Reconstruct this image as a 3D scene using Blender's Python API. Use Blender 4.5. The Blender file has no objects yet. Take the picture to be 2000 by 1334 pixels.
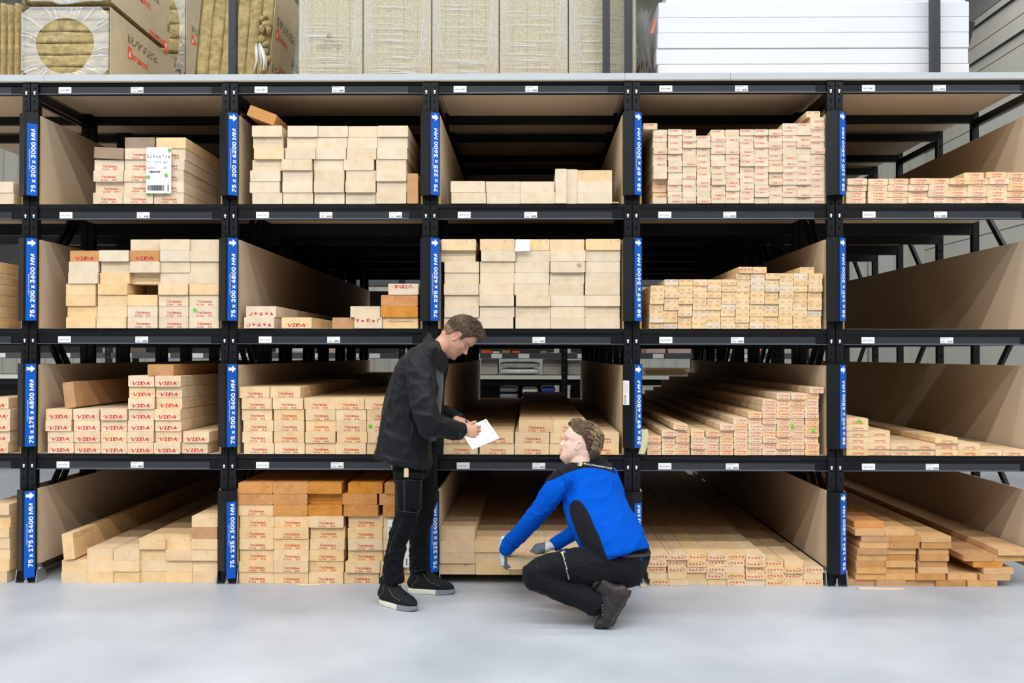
import bpy, bmesh, math, random
from mathutils import Vector, Matrix, Quaternion, noise
random.seed(7)
C = bpy.context.scene.collection
SC = bpy.context.scene
PI = math.pi

# ------------------------------------------------------------------ camera
F_PX = 1900.0
YAW, PITCH, ROLL = 0.01369, 0.01106, -0.0012
SX, SY, DIST, HCAM = 8.03, 2.86, 6.25824, 1.4803
X0 = -3.2405
def _rot():
    Rz = Matrix.Rotation(YAW, 3, 'Z'); Rx = Matrix.Rotation(PITCH, 3, 'X'); Ry = Matrix.Rotation(ROLL, 3, 'Y')
    return Rz @ Rx @ Ry
RC = _rot()
cam_d = bpy.data.cameras.new('camera'); cam = bpy.data.objects.new('camera', cam_d); C.objects.link(cam)
cam_d.sensor_width = 36.0; cam_d.sensor_fit = 'HORIZONTAL'; cam_d.lens = F_PX * 36.0 / 2000.0
cam_d.shift_x = -SX / 2000.0; cam_d.shift_y = SY / 2000.0
cam_d.clip_end = 200
CAMP = Vector((0, -DIST, HCAM))
cam.matrix_world = Matrix.Translation(CAMP) @ (RC @ Matrix.Rotation(PI/2, 3, 'X')).to_4x4()
cam_d.dof.use_dof = False
SC.camera = cam
def P(px, py, y=0.0):
    """world point on the vertical plane Y=y seen at photo pixel (px, py)"""
    d = RC @ Vector(((px - 1000 - SX) / F_PX, 1.0, -(py - 667 - SY) / F_PX))
    t = (y - CAMP.y) / d.y
    return CAMP + d * t

# ------------------------------------------------------------------ world, lamps, exposure
W = bpy.data.worlds.new('world'); SC.world = W; W.use_nodes = True
W.node_tree.nodes['Background'].inputs[0].default_value = (0.93, 0.965, 1.0, 1)
W.node_tree.nodes['Background'].inputs[1].default_value = 0.055
def strip_lamp(y, z, power, w=0.22, x=0.0, length=34.0):
    l = bpy.data.lights.new('ceiling_and_fill_strip', 'AREA'); l.shape = 'RECTANGLE'; l.size = length; l.size_y = w
    l.energy = power; l.color = (0.965, 0.985, 1.0)
    o = bpy.data.objects.new('ceiling_and_fill_strip', l); C.objects.link(o); o.location = (x, y, z)
    return o
strip_lamp(-7.35, 9.7, 2450, 0.2)
strip_lamp(-3.0, 9.7, 950, 0.7)
strip_lamp(-11.7, 9.7, 2100, 0.3)
strip_lamp(-17.0, 9.7, 1150, 0.4)  # added fill strip, not a known fixture; brightens the upright timber faces
strip_lamp(1.35, 9.7, 800, 0.3)
strip_lamp(11.0, 9.7, 750, 0.5)
SC.view_settings.view_transform = 'Standard'; SC.view_settings.look = 'None'
SC.view_settings.gamma = 1.0; SC.view_settings.use_curve_mapping = False
SC.view_settings.exposure = 0.0
SC.cycles.use_denoising = True
SC.cycles.max_bounces = 6; SC.cycles.diffuse_bounces = 3; SC.cycles.transparent_max_bounces = 12

# ------------------------------------------------------------------ materials
def lin(c):
    return tuple((v/255/12.92 if v/255 <= 0.04045 else ((v/255+0.055)/1.055)**2.4) for v in c)
MATS = {}
def mat(name, rgb, rough=0.6, sss=0.0, metal=0.0, spec=0.5, noise_amt=0.0, noise_scale=20.0, bump=0.0, bump_scale=60.0, alpha=None, trans=0.0, emit=None, sheen=0.0):
    if name in MATS: return MATS[name]
    m = bpy.data.materials.new(name); m.use_nodes = True
    nt = m.node_tree; b = nt.nodes['Principled BSDF']
    c = lin(rgb)
    b.inputs['Base Color'].default_value = (*c, 1); b.inputs['Roughness'].default_value = rough
    b.inputs['Metallic'].default_value = metal; b.inputs['Specular IOR Level'].default_value = spec
    if trans: b.inputs['Transmission Weight'].default_value = trans
    if sss: b.inputs['Subsurface Weight'].default_value = sss; b.inputs['Subsurface Radius'].default_value = (0.012, 0.005, 0.003); b.inputs['Subsurface Scale'].default_value = 1.0
    if sheen: b.inputs['Sheen Weight'].default_value = sheen
    if alpha is not None: b.inputs['Alpha'].default_value = alpha
    tc = nt.nodes.new('ShaderNodeTexCoord')
    if noise_amt:
        n = nt.nodes.new('ShaderNodeTexNoise'); n.inputs['Scale'].default_value = noise_scale; n.inputs['Detail'].default_value = 5
        nt.links.new(tc.outputs['Object'], n.inputs['Vector'])
        mr = nt.nodes.new('ShaderNodeMapRange'); mr.inputs['To Min'].default_value = 1-noise_amt; mr.inputs['To Max'].default_value = 1+noise_amt
        mr.inputs['From Min'].default_value = 0.3; mr.inputs['From Max'].default_value = 0.7
        nt.links.new(n.outputs['Fac'], mr.inputs['Value'])
        mx = nt.nodes.new('ShaderNodeMix'); mx.data_type = 'RGBA'; mx.blend_type = 'MULTIPLY'; mx.inputs['Factor'].default_value = 1
        mx.inputs['A'].default_value = (*c, 1); nt.links.new(mr.outputs['Result'], mx.inputs['B']); nt.links.new(mx.outputs['Result'], b.inputs['Base Color'])
    if bump:
        n = nt.nodes.new('ShaderNodeTexNoise'); n.inputs['Scale'].default_value = bump_scale; n.inputs['Detail'].default_value = 4
        nt.links.new(tc.outputs['Object'], n.inputs['Vector'])
        bp = nt.nodes.new('ShaderNodeBump'); bp.inputs['Strength'].default_value = bump; bp.inputs['Distance'].default_value = 0.01
        nt.links.new(n.outputs['Fac'], bp.inputs['Height']); nt.links.new(bp.outputs['Normal'], b.inputs['Normal'])
    if emit:
        b.inputs['Emission Color'].default_value = (*lin(emit[0]), 1); b.inputs['Emission Strength'].default_value = emit[1]
    MATS[name] = m
    return m

def wood(name, c1, c2, ring=115.0, coarse=0.0, hue=0.045):
    """solid wood: growth rings round an axis along local Y, shifted for every object"""
    if name in MATS: return MATS[name]
    m = bpy.data.materials.new(name); m.use_nodes = True; nt = m.node_tree; L = nt.links; N = nt.nodes.new
    b = nt.nodes['Principled BSDF']; b.inputs['Roughness'].default_value = 0.65; b.inputs['Specular IOR Level'].default_value = 0.25
    tc = N('ShaderNodeTexCoord'); oi = N('ShaderNodeObjectInfo')
    cx = N('ShaderNodeCombineXYZ')
    def mth(op, a, bb=None, v=None):
        q = N('ShaderNodeMath'); q.operation = op
        L.new(a, q.inputs[0])
        if bb is not None: L.new(bb, q.inputs[1])
        if v is not None: q.inputs[1].default_value = v
        return q.outputs[0]
    r = oi.outputs['Random']
    r2 = mth('FRACT', mth('MULTIPLY', r, v=37.7)); r3 = mth('FRACT', mth('MULTIPLY', r, v=91.3))
    L.new(mth('ADD', mth('MULTIPLY', r2, v=0.3), v=-0.15), cx.inputs[0]); L.new(mth('MULTIPLY', r, v=40.0), cx.inputs[1])
    L.new(mth('ADD', mth('MULTIPLY', r3, v=-0.2), v=0.05), cx.inputs[2])
    va = N('ShaderNodeVectorMath'); va.operation = 'ADD'; L.new(tc.outputs['Object'], va.inputs[0]); L.new(cx.outputs[0], va.inputs[1])
    mp = N('ShaderNodeMapping'); mp.inputs['Scale'].default_value = (1, 0.06, 1); L.new(va.outputs[0], mp.inputs['Vector'])
    nz = N('ShaderNodeTexNoise'); nz.inputs['Scale'].default_value = 7; nz.inputs['Detail'].default_value = 3; L.new(mp.outputs[0], nz.inputs['Vector'])
    sx = N('ShaderNodeSeparateXYZ'); L.new(va.outputs[0], sx.inputs[0])
    d = mth('SQRT', mth('ADD', mth('POWER', sx.outputs[0], v=2.0), mth('POWER', sx.outputs[2], v=2.0)))
    dd = mth('ADD', d, mth('MULTIPLY', nz.outputs['Fac'], v=0.06))
    w = mth('FRACT', mth('MULTIPLY', dd, v=ring))
    w = mth('POWER', w, v=3.0)
    n2 = N('ShaderNodeTexNoise'); n2.inputs['Scale'].default_value = 16; n2.inputs['Detail'].default_value = 6; L.new(va.outputs[0], n2.inputs['Vector'])
    f1 = mth('MULTIPLY', w, v=0.62)
    f2 = mth('ADD', f1, mth('MULTIPLY', mth('ADD', n2.outputs['Fac'], v=-0.5), v=1.3))
    mx = N('ShaderNodeMix'); mx.data_type = 'RGBA'; mx.inputs['A'].default_value = (*lin(c1), 1); mx.inputs['B'].default_value = (*lin(c2), 1)
    cl = N('ShaderNodeClamp'); L.new(f2, cl.inputs[0]); L.new(cl.outputs[0], mx.inputs['Factor'])
    # knots and dark streaks
    n3 = N('ShaderNodeTexVoronoi'); n3.inputs['Scale'].default_value = 2.6; L.new(mp.outputs[0], n3.inputs['Vector'])
    kn = N('ShaderNodeMapRange'); kn.inputs['From Min'].default_value = 0.02; kn.inputs['From Max'].default_value = 0.06
    kn.inputs['To Min'].default_value = 0.45; kn.inputs['To Max'].default_value = 1.0; L.new(n3.outputs['Distance'], kn.inputs['Value'])
    mk = N('ShaderNodeMix'); mk.data_type = 'RGBA'; mk.blend_type = 'MULTIPLY'; mk.inputs['Factor'].default_value = 1.0
    L.new(mx.outputs['Result'], mk.inputs['A']); L.new(kn.outputs['Result'], mk.inputs['B'])
    hs = N('ShaderNodeHueSaturation')
    L.new(mth('ADD', mth('MULTIPLY', r3, v=hue*4), v=1-hue*2), hs.inputs['Saturation'])
    L.new(mth('ADD', mth('MULTIPLY', r2, v=-hue*2.2), v=1.0+hue*0.6), hs.inputs['Value'])
    L.new(mk.outputs['Result'], hs.inputs['Color']); L.new(hs.outputs[0], b.inputs['Base Color'])
    if coarse:
        n4 = N('ShaderNodeTexNoise'); n4.inputs['Scale'].default_value = 90; n4.inputs['Detail'].default_value = 6; L.new(va.outputs[0], n4.inputs['Vector'])
        bp = N('ShaderNodeBump'); bp.inputs['Strength'].default_value = coarse; bp.inputs['Distance'].default_value = 0.01
        L.new(n4.outputs['Fac'], bp.inputs['Height']); L.new(bp.outputs['Normal'], b.inputs['Normal'])
    MATS[name] = m
    return m
WOODS = {
    'p': wood('pale_spruce', (223, 204, 177), (198, 166, 126)),
    't': wood('tan_spruce', (232, 200, 156), (200, 156, 106)),
    'o': wood('amber_spruce', (212, 148, 80), (160, 90, 36), coarse=0.6),
    'q': wood('cream_spruce', (230, 203, 168), (200, 162, 120)),
    'n': wood('warm_spruce', (214, 168, 116), (176, 124, 74)),
    'm': wood('honey_spruce', (196, 146, 98), (156, 106, 62)),
    'g': wood('weathered_spruce', (158, 136, 116), (116, 94, 76)),
}
M_BLACK = mat('black_powder_coat', (10, 11, 14), 0.42, spec=0.28, noise_amt=0.12, noise_scale=9)
M_BLACK2 = mat('charcoal_steel', (15, 17, 21), 0.38, spec=0.32, noise_amt=0.12, noise_scale=6)
M_HOLE = mat('dark_hole', (6, 6, 7), 0.9, spec=0.1)
M_ZINC = mat('zinc_steel', (190, 196, 200), 0.32, metal=0.9)
M_EDGE = mat('pale_steel_lip', (104, 110, 122), 0.35, metal=0.4)  # paler grey metal than the beam faces
M_MDF = mat('chipboard', (205, 184, 158), 0.75, spec=0.2, noise_amt=0.10, noise_scale=160)
M_CHIP = mat('raw_chip_edge', (206, 168, 112), 0.85, spec=0.2, noise_amt=0.3, noise_scale=220)
M_STRIP = mat('grey_label_strip', (50, 52, 56), 0.32, spec=0.35)
M_WHITE = mat('white_paper', (238, 238, 236), 0.6, spec=0.2)
M_PLAST = mat('white_plastic_tag', (232, 232, 228), 0.4)
M_INK = mat('black_ink', (34, 34, 40), 0.6, spec=0.2)
M_INKB = mat('blue_black_ink', (62, 70, 110), 0.6, spec=0.2)
M_RED = mat('red_stamp_ink', (196, 56, 34), 0.7, spec=0.15)
M_RED2 = mat('crimson_stamp_ink', (196, 52, 66), 0.7, spec=0.15)
M_RED3 = mat('pink_stamp_ink', (214, 88, 92), 0.7, spec=0.15)
M_GINK = mat('grey_stamp_ink', (110, 96, 84), 0.7, spec=0.15)
M_BLUE = mat('blue_sign', (0, 88, 190), 0.45, spec=.25)
M_LETW = mat('white_lettering', (245, 246, 248), 0.5)
M_GREEN = mat('green_plastic', (128, 214, 66), 0.35)

# ------------------------------------------------------------------ helpers
def tag(o, label=None, cat=None, group=None, kind=None):
    if label: o['label'] = label
    if cat: o['category'] = cat
    if group: o['group'] = group
    if kind: o['kind'] = kind
    elif label: o['kind'] = 'thing'
    return o
def empty(name, loc, label=None, cat=None, group=None, kind=None):
    o = bpy.data.objects.new(name, None); C.objects.link(o); o.location = loc; o.empty_display_size = 0.05
    return tag(o, label, cat, group, kind)
class MB:
    def __init__(s): s.v = []; s.f = []; s.m = []
    def add(s, vs, fs, mi=0):
        n = len(s.v); s.v += [tuple(v) for v in vs]; s.f += [tuple(i+n for i in f) for f in fs]; s.m += [mi]*len(fs)
        return s
    def box(s, a, b, mi=0, rot=None, about=None):
        x0,y0,z0 = a; x1,y1,z1 = b
        vs = [Vector(p) for p in ((x0,y0,z0),(x1,y0,z0),(x1,y1,z0),(x0,y1,z0),(x0,y0,z1),(x1,y0,z1),(x1,y1,z1),(x0,y1,z1))]
        if rot is not None:
            c = Vector(about) if about is not None else (Vector(a)+Vector(b))/2
            vs = [c + rot @ (v-c) for v in vs]
        return s.add(vs, [(0,3,2,1),(4,5,6,7),(0,1,5,4),(1,2,6,5),(2,3,7,6),(3,0,4,7)], mi)
    def prism(s, pts, axis, a, b, mi=0):
        """extrude a 2D outline along axis 0/1/2 from a to b"""
        n = len(pts); vs = []
        for t in (a, b):
            for p in pts:
                q = list(p); q.insert(axis, t); vs.append(q)
        fs = [tuple(range(n-1, -1, -1)), tuple(range(n, 2*n))] + [(i, (i+1) % n, n+(i+1) % n, n+i) for i in range(n)]
        return s.add(vs, fs, mi)
    def tube(s, pts, rad, n=8, mi=0, cap=True):
        pts = [Vector(p) for p in pts]; rings = []
        if not isinstance(rad, (list, tuple)): rad = [rad]*len(pts)
        up = None; vs = []; fs = []
        for i, p in enumerate(pts):
            t = (pts[min(i+1, len(pts)-1)] - pts[max(i-1, 0)]).normalized()
            if up is None:
                up = t.orthogonal().normalized()
            else:
                up = (up - t*up.dot(t)).normalized()
            bi = t.cross(up)
            for k in range(n):
                a = 2*PI*k/n; vs.append(p + (up*math.cos(a) + bi*math.sin(a))*rad[i])
        for i in range(len(pts)-1):
            for k in range(n):
                fs.append((i*n+k, i*n+(k+1) % n, (i+1)*n+(k+1) % n, (i+1)*n+k))
        if cap: fs += [tuple(range(n-1, -1, -1)), tuple(range((len(pts)-1)*n, len(pts)*n))]
        return s.add(vs, fs, mi)
    def disc(s, c, r, axis='y', depth=0.004, n=12, mi=0):
        """short cylinder whose front cap faces -Y at c"""
        vs = []; c = Vector(c)
        for t in (0, depth):
            for k in range(n):
                a = 2*PI*k/n; vs.append((c.x+r*math.cos(a), c.y+t, c.z+r*math.sin(a)))
        return s.add(vs, [tuple(range(n)), tuple(range(2*n-1, n-1, -1))] + [(i, n+i, n+(i+1) % n, (i+1) % n) for i in range(n)], mi)
    def build(s, name, mats, parent=None, origin=(0,0,0), smooth=False, bevel=0.0, seg=1):
        me = bpy.data.meshes.new(name); o = Vector(origin)
        me.from_pydata([tuple(Vector(v)-o) for v in s.v], [], s.f)
        if not isinstance(mats, (list, tuple)): mats = [mats]
        for m in mats: me.materials.append(m)
        me.polygons.foreach_set('material_index', s.m)
        if smooth: me.polygons.foreach_set('use_smooth', [True]*len(s.f))
        ob = bpy.data.objects.new(name, me); C.objects.link(ob)
        if parent is not None: ob.parent = parent
        else: ob.location = o
        if bevel:
            bm = bmesh.new(); bm.from_mesh(me)
            bmesh.ops.bevel(bm, geom=[e for e in bm.edges if len(e.link_faces) == 2 and e.calc_face_angle(0) > 0.5], offset=bevel, segments=seg, profile=0.5, affect='EDGES', clamp_overlap=True)
            bm.to_mesh(me); bm.free()
        return ob
_tc = {}
try:      # Blender's own interface typeface
    import os
    FONT = bpy.data.fonts.load(os.path.join(bpy.utils.system_resource('DATAFILES'), 'fonts', 'Inter.woff2'))
except Exception:
    FONT = None
def text_geo(txt, bold=0.0, shear=0.0, res=2):
    """flat letters as (verts2d, faces), height of capitals = 1, starting at x=0"""
    key = (txt, bold, shear, res)
    if bold > 0: bold = 0.0
    if key in _tc: return _tc[key]
    cu = bpy.data.curves.new('lettering', 'FONT'); cu.body = txt; cu.resolution_u = res; cu.offset = bold; cu.shear = shear
    if FONT: cu.font = FONT
    cu.fill_mode = 'FRONT' if hasattr(cu, 'fill_mode') else 'FRONT'
    ob = bpy.data.objects.new('lettering', cu); C.objects.link(ob)
    dg = bpy.context.evaluated_depsgraph_get(); dg.update()
    me = bpy.data.meshes.new_from_object(ob.evaluated_get(dg))
    v = [(p.co.x, p.co.y) for p in me.vertices]; f = [tuple(p.vertices) for p in me.polygons]
    bpy.data.objects.remove(ob); bpy.data.curves.remove(cu); bpy.data.meshes.remove(me)
    if not v: v = [(0,0)]; f = []
    x0 = min(p[0] for p in v); x1 = max(p[0] for p in v)
    v = [((p[0]-x0)/0.73, p[1]/0.73) for p in v]
    _tc[key] = (v, f, (x1-x0)/0.73)
    return _tc[key]
def put_text(mb, txt, org, ux, uy, h, w=None, mi=1, bold=0.0, shear=0.0, res=2, center=False):
    """lay lettering on a plane: org lower left (or centre), ux, uy unit vectors, cap height h, total width w"""
    v, f, W_ = text_geo(txt, bold, shear, res)
    sx = (w / W_) if w else h
    org = Vector(org); ux = Vector(ux); uy = Vector(uy)
    if center: org = org - ux*(W_*sx/2) - uy*(h/2)
    nrm = ux.cross(uy)
    for q in (range(3) if bold > 0 else (1,)):      # heavier strokes: the letters again, a hair aside
        e = (q-1)*h*.045
        mb.add([org + ux*(p[0]*sx + e) + uy*(p[1]*h + e*.6) + nrm*(.00003*q) for p in v], f, mi)
XH = (1,0,0); ZH = (0,0,1)
# ------------------------------------------------------------------ rack
LOWER = [3.1608, 2.34656, 1.54048, 0.73097]           # lower edge of the shelf beams, top level first
SHELF = [z + 0.101 for z in LOWER]
XC = {k: X0 + 1.3*k for k in range(-1, 6)}
BASE = {1: SHELF[1], 2: SHELF[2], 3: SHELF[3], 4: 0.0}   # what the timber of row r lies on
FR = [(0.0, 0.87), (1.43, 2.30), (2.86, 3.73), (4.29, 5.16)]
ROWW = {1: 'topmost', 2: 'second', 3: 'third', 4: 'bottom'}
COLW = {-1: 'at the left picture edge', 0: 'left of the two-column bay', 1: '', 2: '', 3: '', 4: ''}
SIGN = {(1,0):'75 x 200 x 3000', (1,1):'75 x 200 x 4200', (1,2):'75 x 225 x 3600', (1,3):'38 x 89 x 3000', (1,4):'38 x 120 x 4800',
        (2,0):'75 x 200 x 3600', (2,1):'75 x 200 x 4800', (2,2):'75 x 225 x 4200', (2,3):'38 x 89 x 3600', (2,4):'38 x 140 x 3000',
        (3,0):'75 x 175 x 4800', (3,1):'75 x 200 x 5400', (3,2):'75 x 225 x 4800', (3,3):'38 x 89 x 4800', (3,4):'38 x 140 x 4800',
        (4,0):'75 x 175 x 5400', (4,1):'75 x 225 x 3000', (4,2):'75 x 225 x 5400', (4,3):'38 x 120 x 3000', (4,4):'38 x 184 x 4800'}
def bayname(r, k):
    if k < 0: return {1:'topmost', 2:'second', 3:'third', 4:'bottom'}[r] + ' bay at left edge'
    if (r, k) == (3, 2): return 'bay behind notepad'
    if (r, k) == (4, 3): return 'floor bay beside crouching worker'
    return SIGN[(r, k)].replace(' ', '') + ' bay'

# floor
fm = bpy.data.materials.new('polished_concrete'); fm.use_nodes = True
nt = fm.node_tree; b = nt.nodes['Principled BSDF']; b.inputs['Roughness'].default_value = 0.42; b.inputs['Specular IOR Level'].default_value = 0.35
tc = nt.nodes.new('ShaderNodeTexCoord'); cols = []
def _n(sc, det, mp=None):
    n = nt.nodes.new('ShaderNodeTexNoise'); n.inputs['Scale'].default_value = sc; n.inputs['Detail'].default_value = det
    nt.links.new(tc.outputs['Object'], n.inputs['Vector']); return n
na, nb = _n(0.9, 8), _n(60, 6)
m1 = nt.nodes.new('ShaderNodeMix'); m1.data_type = 'RGBA'; m1.inputs['A'].default_value = (*lin((156, 161, 168)), 1); m1.inputs['B'].default_value = (*lin((184, 188, 194)), 1)
mr = nt.nodes.new('ShaderNodeMapRange'); mr.inputs['From Min'].default_value = 0.35; mr.inputs['From Max'].default_value = 0.65
nt.links.new(na.outputs['Fac'], mr.inputs['Value']); nt.links.new(mr.outputs['Result'], m1.inputs['Factor'])
m2 = nt.nodes.new('ShaderNodeMix'); m2.data_type = 'RGBA'; m2.blend_type = 'MULTIPLY'; m2.inputs['Factor'].default_value = 1
mr2 = nt.nodes.new('ShaderNodeMapRange'); mr2.inputs['To Min'].default_value = 0.90; mr2.inputs['To Max'].default_value = 1.06
nt.links.new(nb.outputs['Fac'], mr2.inputs['Value']); nt.links.new(m1.outputs['Result'], m2.inputs['A']); nt.links.new(mr2.outputs['Result'], m2.inputs['B'])
nt.links.new(m2.outputs['Result'], b.inputs['Base Color'])
fl = MB().box((-16, -9, -0.1), (16, 22, 0.0)).build('floor', fm); tag(fl, kind='structure')

def keyholes(mb, x, y, z0, z1, step, mi=1, w=0.006):
    z = z0
    while z < z1:
        mb.disc((x, y-0.0006, z), w, depth=0.0005, n=8, mi=mi); mb.disc((x, y-0.0006, z-0.013), w*0.6, depth=0.0005, n=6, mi=mi)
        z += step
ZTOP = 3.235
def upright_frame(k, side, j):
    """side -1 / +1 of the column centre, j = frame number into the depth"""
    x = XC[k] + side*0.0262; ya, yb = FR[j]
    lr = 'left' if side < 0 else 'right'
    where = 'in front' if j == 0 else ('second row deep', 'third row deep', 'rearmost row')[j-1]
    near = {0: 'beside the 75x175x5400 sign', 1: 'beside the 75x225x3000 sign', 2: 'behind the standing man', 3: 'behind the crouching worker', 4: 'beside the 38x184x4800 sign', 5: 'beyond the right picture edge', -1: 'beyond the left picture edge'}[k]
    t = empty('rack_upright', (x, ya, 0), 'black perforated upright frame %s, %s of pair, %s' % (near, lr, where), 'upright', 'upright frames of the timber rack')
    for y0, front in ((ya, True), (yb-0.05, False)):
        p = MB(); w = 0.0225
        p.prism([(x-w, y0), (x+w, y0), (x+w, y0+0.05), (x+w-0.004, y0+0.05), (x+w-0.004, y0+0.004), (x-w+0.004, y0+0.004), (x-w+0.004, y0+0.05), (x-w, y0+0.05)], 2, 0.005, ZTOP, 0)
        if front: keyholes(p, x, y0, 0.12, 3.2, 0.075, 1, 0.007 if j == 0 else 0.009)
        for zz in [0.2 + 0.1*i for i in range(30)] if j < 2 else []:
            for s in (-1, 1):
                xx = x + s*(w+0.0005); p.add([(xx, y0+0.02, zz), (xx, y0+0.032, zz), (xx, y0+0.032, zz+0.014), (xx, y0+0.02, zz+0.014)], [(0,1,2,3)], 1)
        p.build('post', [M_BLACK, M_HOLE], t, (x, ya, 0))
    br = []
    zz = 0.25; up = True
    while zz < 2.35 and (j == 0 or k >= 4):
        za, zb = zz, zz + 0.78
        m = MB(); a = Vector((x, ya+0.05, za if up else zb)); c = Vector((x, yb-0.05, zb if up else za))
        d = (c-a).normalized(); n = Vector((0, -d.z, d.y))*0.02; e = Vector((0.012, 0, 0))
        m.add([a-n-e, a+n-e, c+n-e, c-n-e, a-n+e, a+n+e, c+n+e, c-n+e], [(0,1,2,3), (7,6,5,4), (0,4,5,1), (1,5,6,2), (2,6,7,3), (3,7,4,0)])
        m.build('brace', M_BLACK2, t, (x, ya, 0)); zz += 0.80; up = not up
    for zz in (SHELF[0]-0.13,):
        MB().box((x-0.012, ya+0.05, zz), (x+0.012, yb-0.05, zz+0.05)).build('top_brace', M_BLACK2, t, (x, ya, 0))
    return t
for k in range(-1, 6):
    for side in (-1, 1):
        if (k == -1) or (k == 5 and side > 0): continue
        for j in range(4): upright_frame(k, side, j)
def foot(k):
    x = XC[k]; t = empty('foot_plate', (x, 0, 0), 'zinc steel foot plate under the upright pair ' + {0: 'below the 75x175x5400 sign', 1: 'below the 75x225x3000 sign', 2: 'behind the standing man', 3: 'behind the crouching worker', 4: 'below the 38x184x4800 sign'}[k], 'foot plate', 'rack foot plates')
    m = MB().box((x-0.068, -0.035, 0), (x+0.068, 0.11, 0.004))
    m.build('base_plate', M_ZINC, t, (x, 0, 0))
    for s in (-1, 1):
        xx = x + s*0.066
        MB().prism([(-0.03, 0.004), (0.11, 0.004), (0.10, 0.05), (0.03, 0.12), (0.005, 0.125), (-0.012, 0.07)], 0, xx-0.003, xx+0.003).build('side_flange', M_ZINC, t, (x, 0, 0))
        MB().tube([(xx-0.01, 0.02, 0.085), (xx+0.012, 0.02, 0.085)], 0.009, 6).build('flange_bolt', M_ZINC, t, (x, 0, 0))
    m = MB().disc((x, -0.02, 0.03), 0.001, n=4)
    MB().tube([(x, -0.018, 0.004), (x, -0.018, 0.05)], 0.006, 8).tube([(x, -0.018, 0.004), (x, -0.018, 0.018)], 0.013, 6).build('anchor_bolt', M_ZINC, t, (x, 0, 0))
for k in range(5): foot(k)

# beams --------------------------------------------------------------
TAGS = {(0,-1):(None,[],22),(1,-1):(None,[],22),(2,-1):(None,[],21),(3,-1):(None,[],21),
 (0,0):(114,[255],413),(1,0):(116,[267],414),(2,0):(113,[264],412),(3,0):(110,[255],409),
 (0,1):(497,[648],797),(1,1):(500,[624,760],799),(2,1):(505,[639],805),(3,1):(500,[646],800),
 (0,2):(886,[1026],1187),(1,2):(894,[1024],1196),(2,2):(893,[1040],1193),(3,2):(892,[1040],1195),
 (0,3):(1288,[1436],1593),(1,3):(1286,[1413],1591),(2,3):(1288,[1428],1593),(3,3):(1286,[1418],1592),
 (0,4):(1684,[1823],1993),(1,4):(1685,[1825],1995),(2,4):(1683,[1837],1993),(3,4):(1684,[1809],1993)}
def barcode_tag(mb, x, z, w, h, y, k):
    rr = random.Random(k); mb.box((x, y-0.0012, z), (x+w, y, z+h), 0)
    yy = y - 0.0016
    for i, ww in enumerate((0.62, 0.5)):
        for q in range(9):
            xa = x+w*(0.05+0.07*q*ww/0.6); mb.add([(xa, yy, z+h*(0.84-0.1*i)), (xa+w*0.045, yy, z+h*(0.84-0.1*i)), (xa+w*0.045, yy, z+h*(0.88-0.1*i)), (xa, yy, z+h*(0.88-0.1*i))], [(0,1,2,3)], 2)
    xa = x+w*0.55
    while xa < x+w*0.93:
        bw = w*rr.choice((0.015, 0.03)); mb.add([(xa, yy, z+h*0.12), (xa+bw, yy, z+h*0.12), (xa+bw, yy, z+h*0.42), (xa, yy, z+h*0.42)], [(0,1,2,3)], 1); xa += bw + w*0.018
    for i in range(3):
        mb.add([(x+w*0.08, yy, z+h*(0.1+0.13*i)), (x+w*0.4, yy, z+h*(0.1+0.13*i)), (x+w*0.4, yy, z+h*(0.14+0.13*i)), (x+w*0.08, yy, z+h*(0.14+0.13*i))], [(0,1,2,3)], 2)
LETTER = {0: 'D3', 1: 'C2', 2: 'B1', 3: 'A0'}
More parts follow.
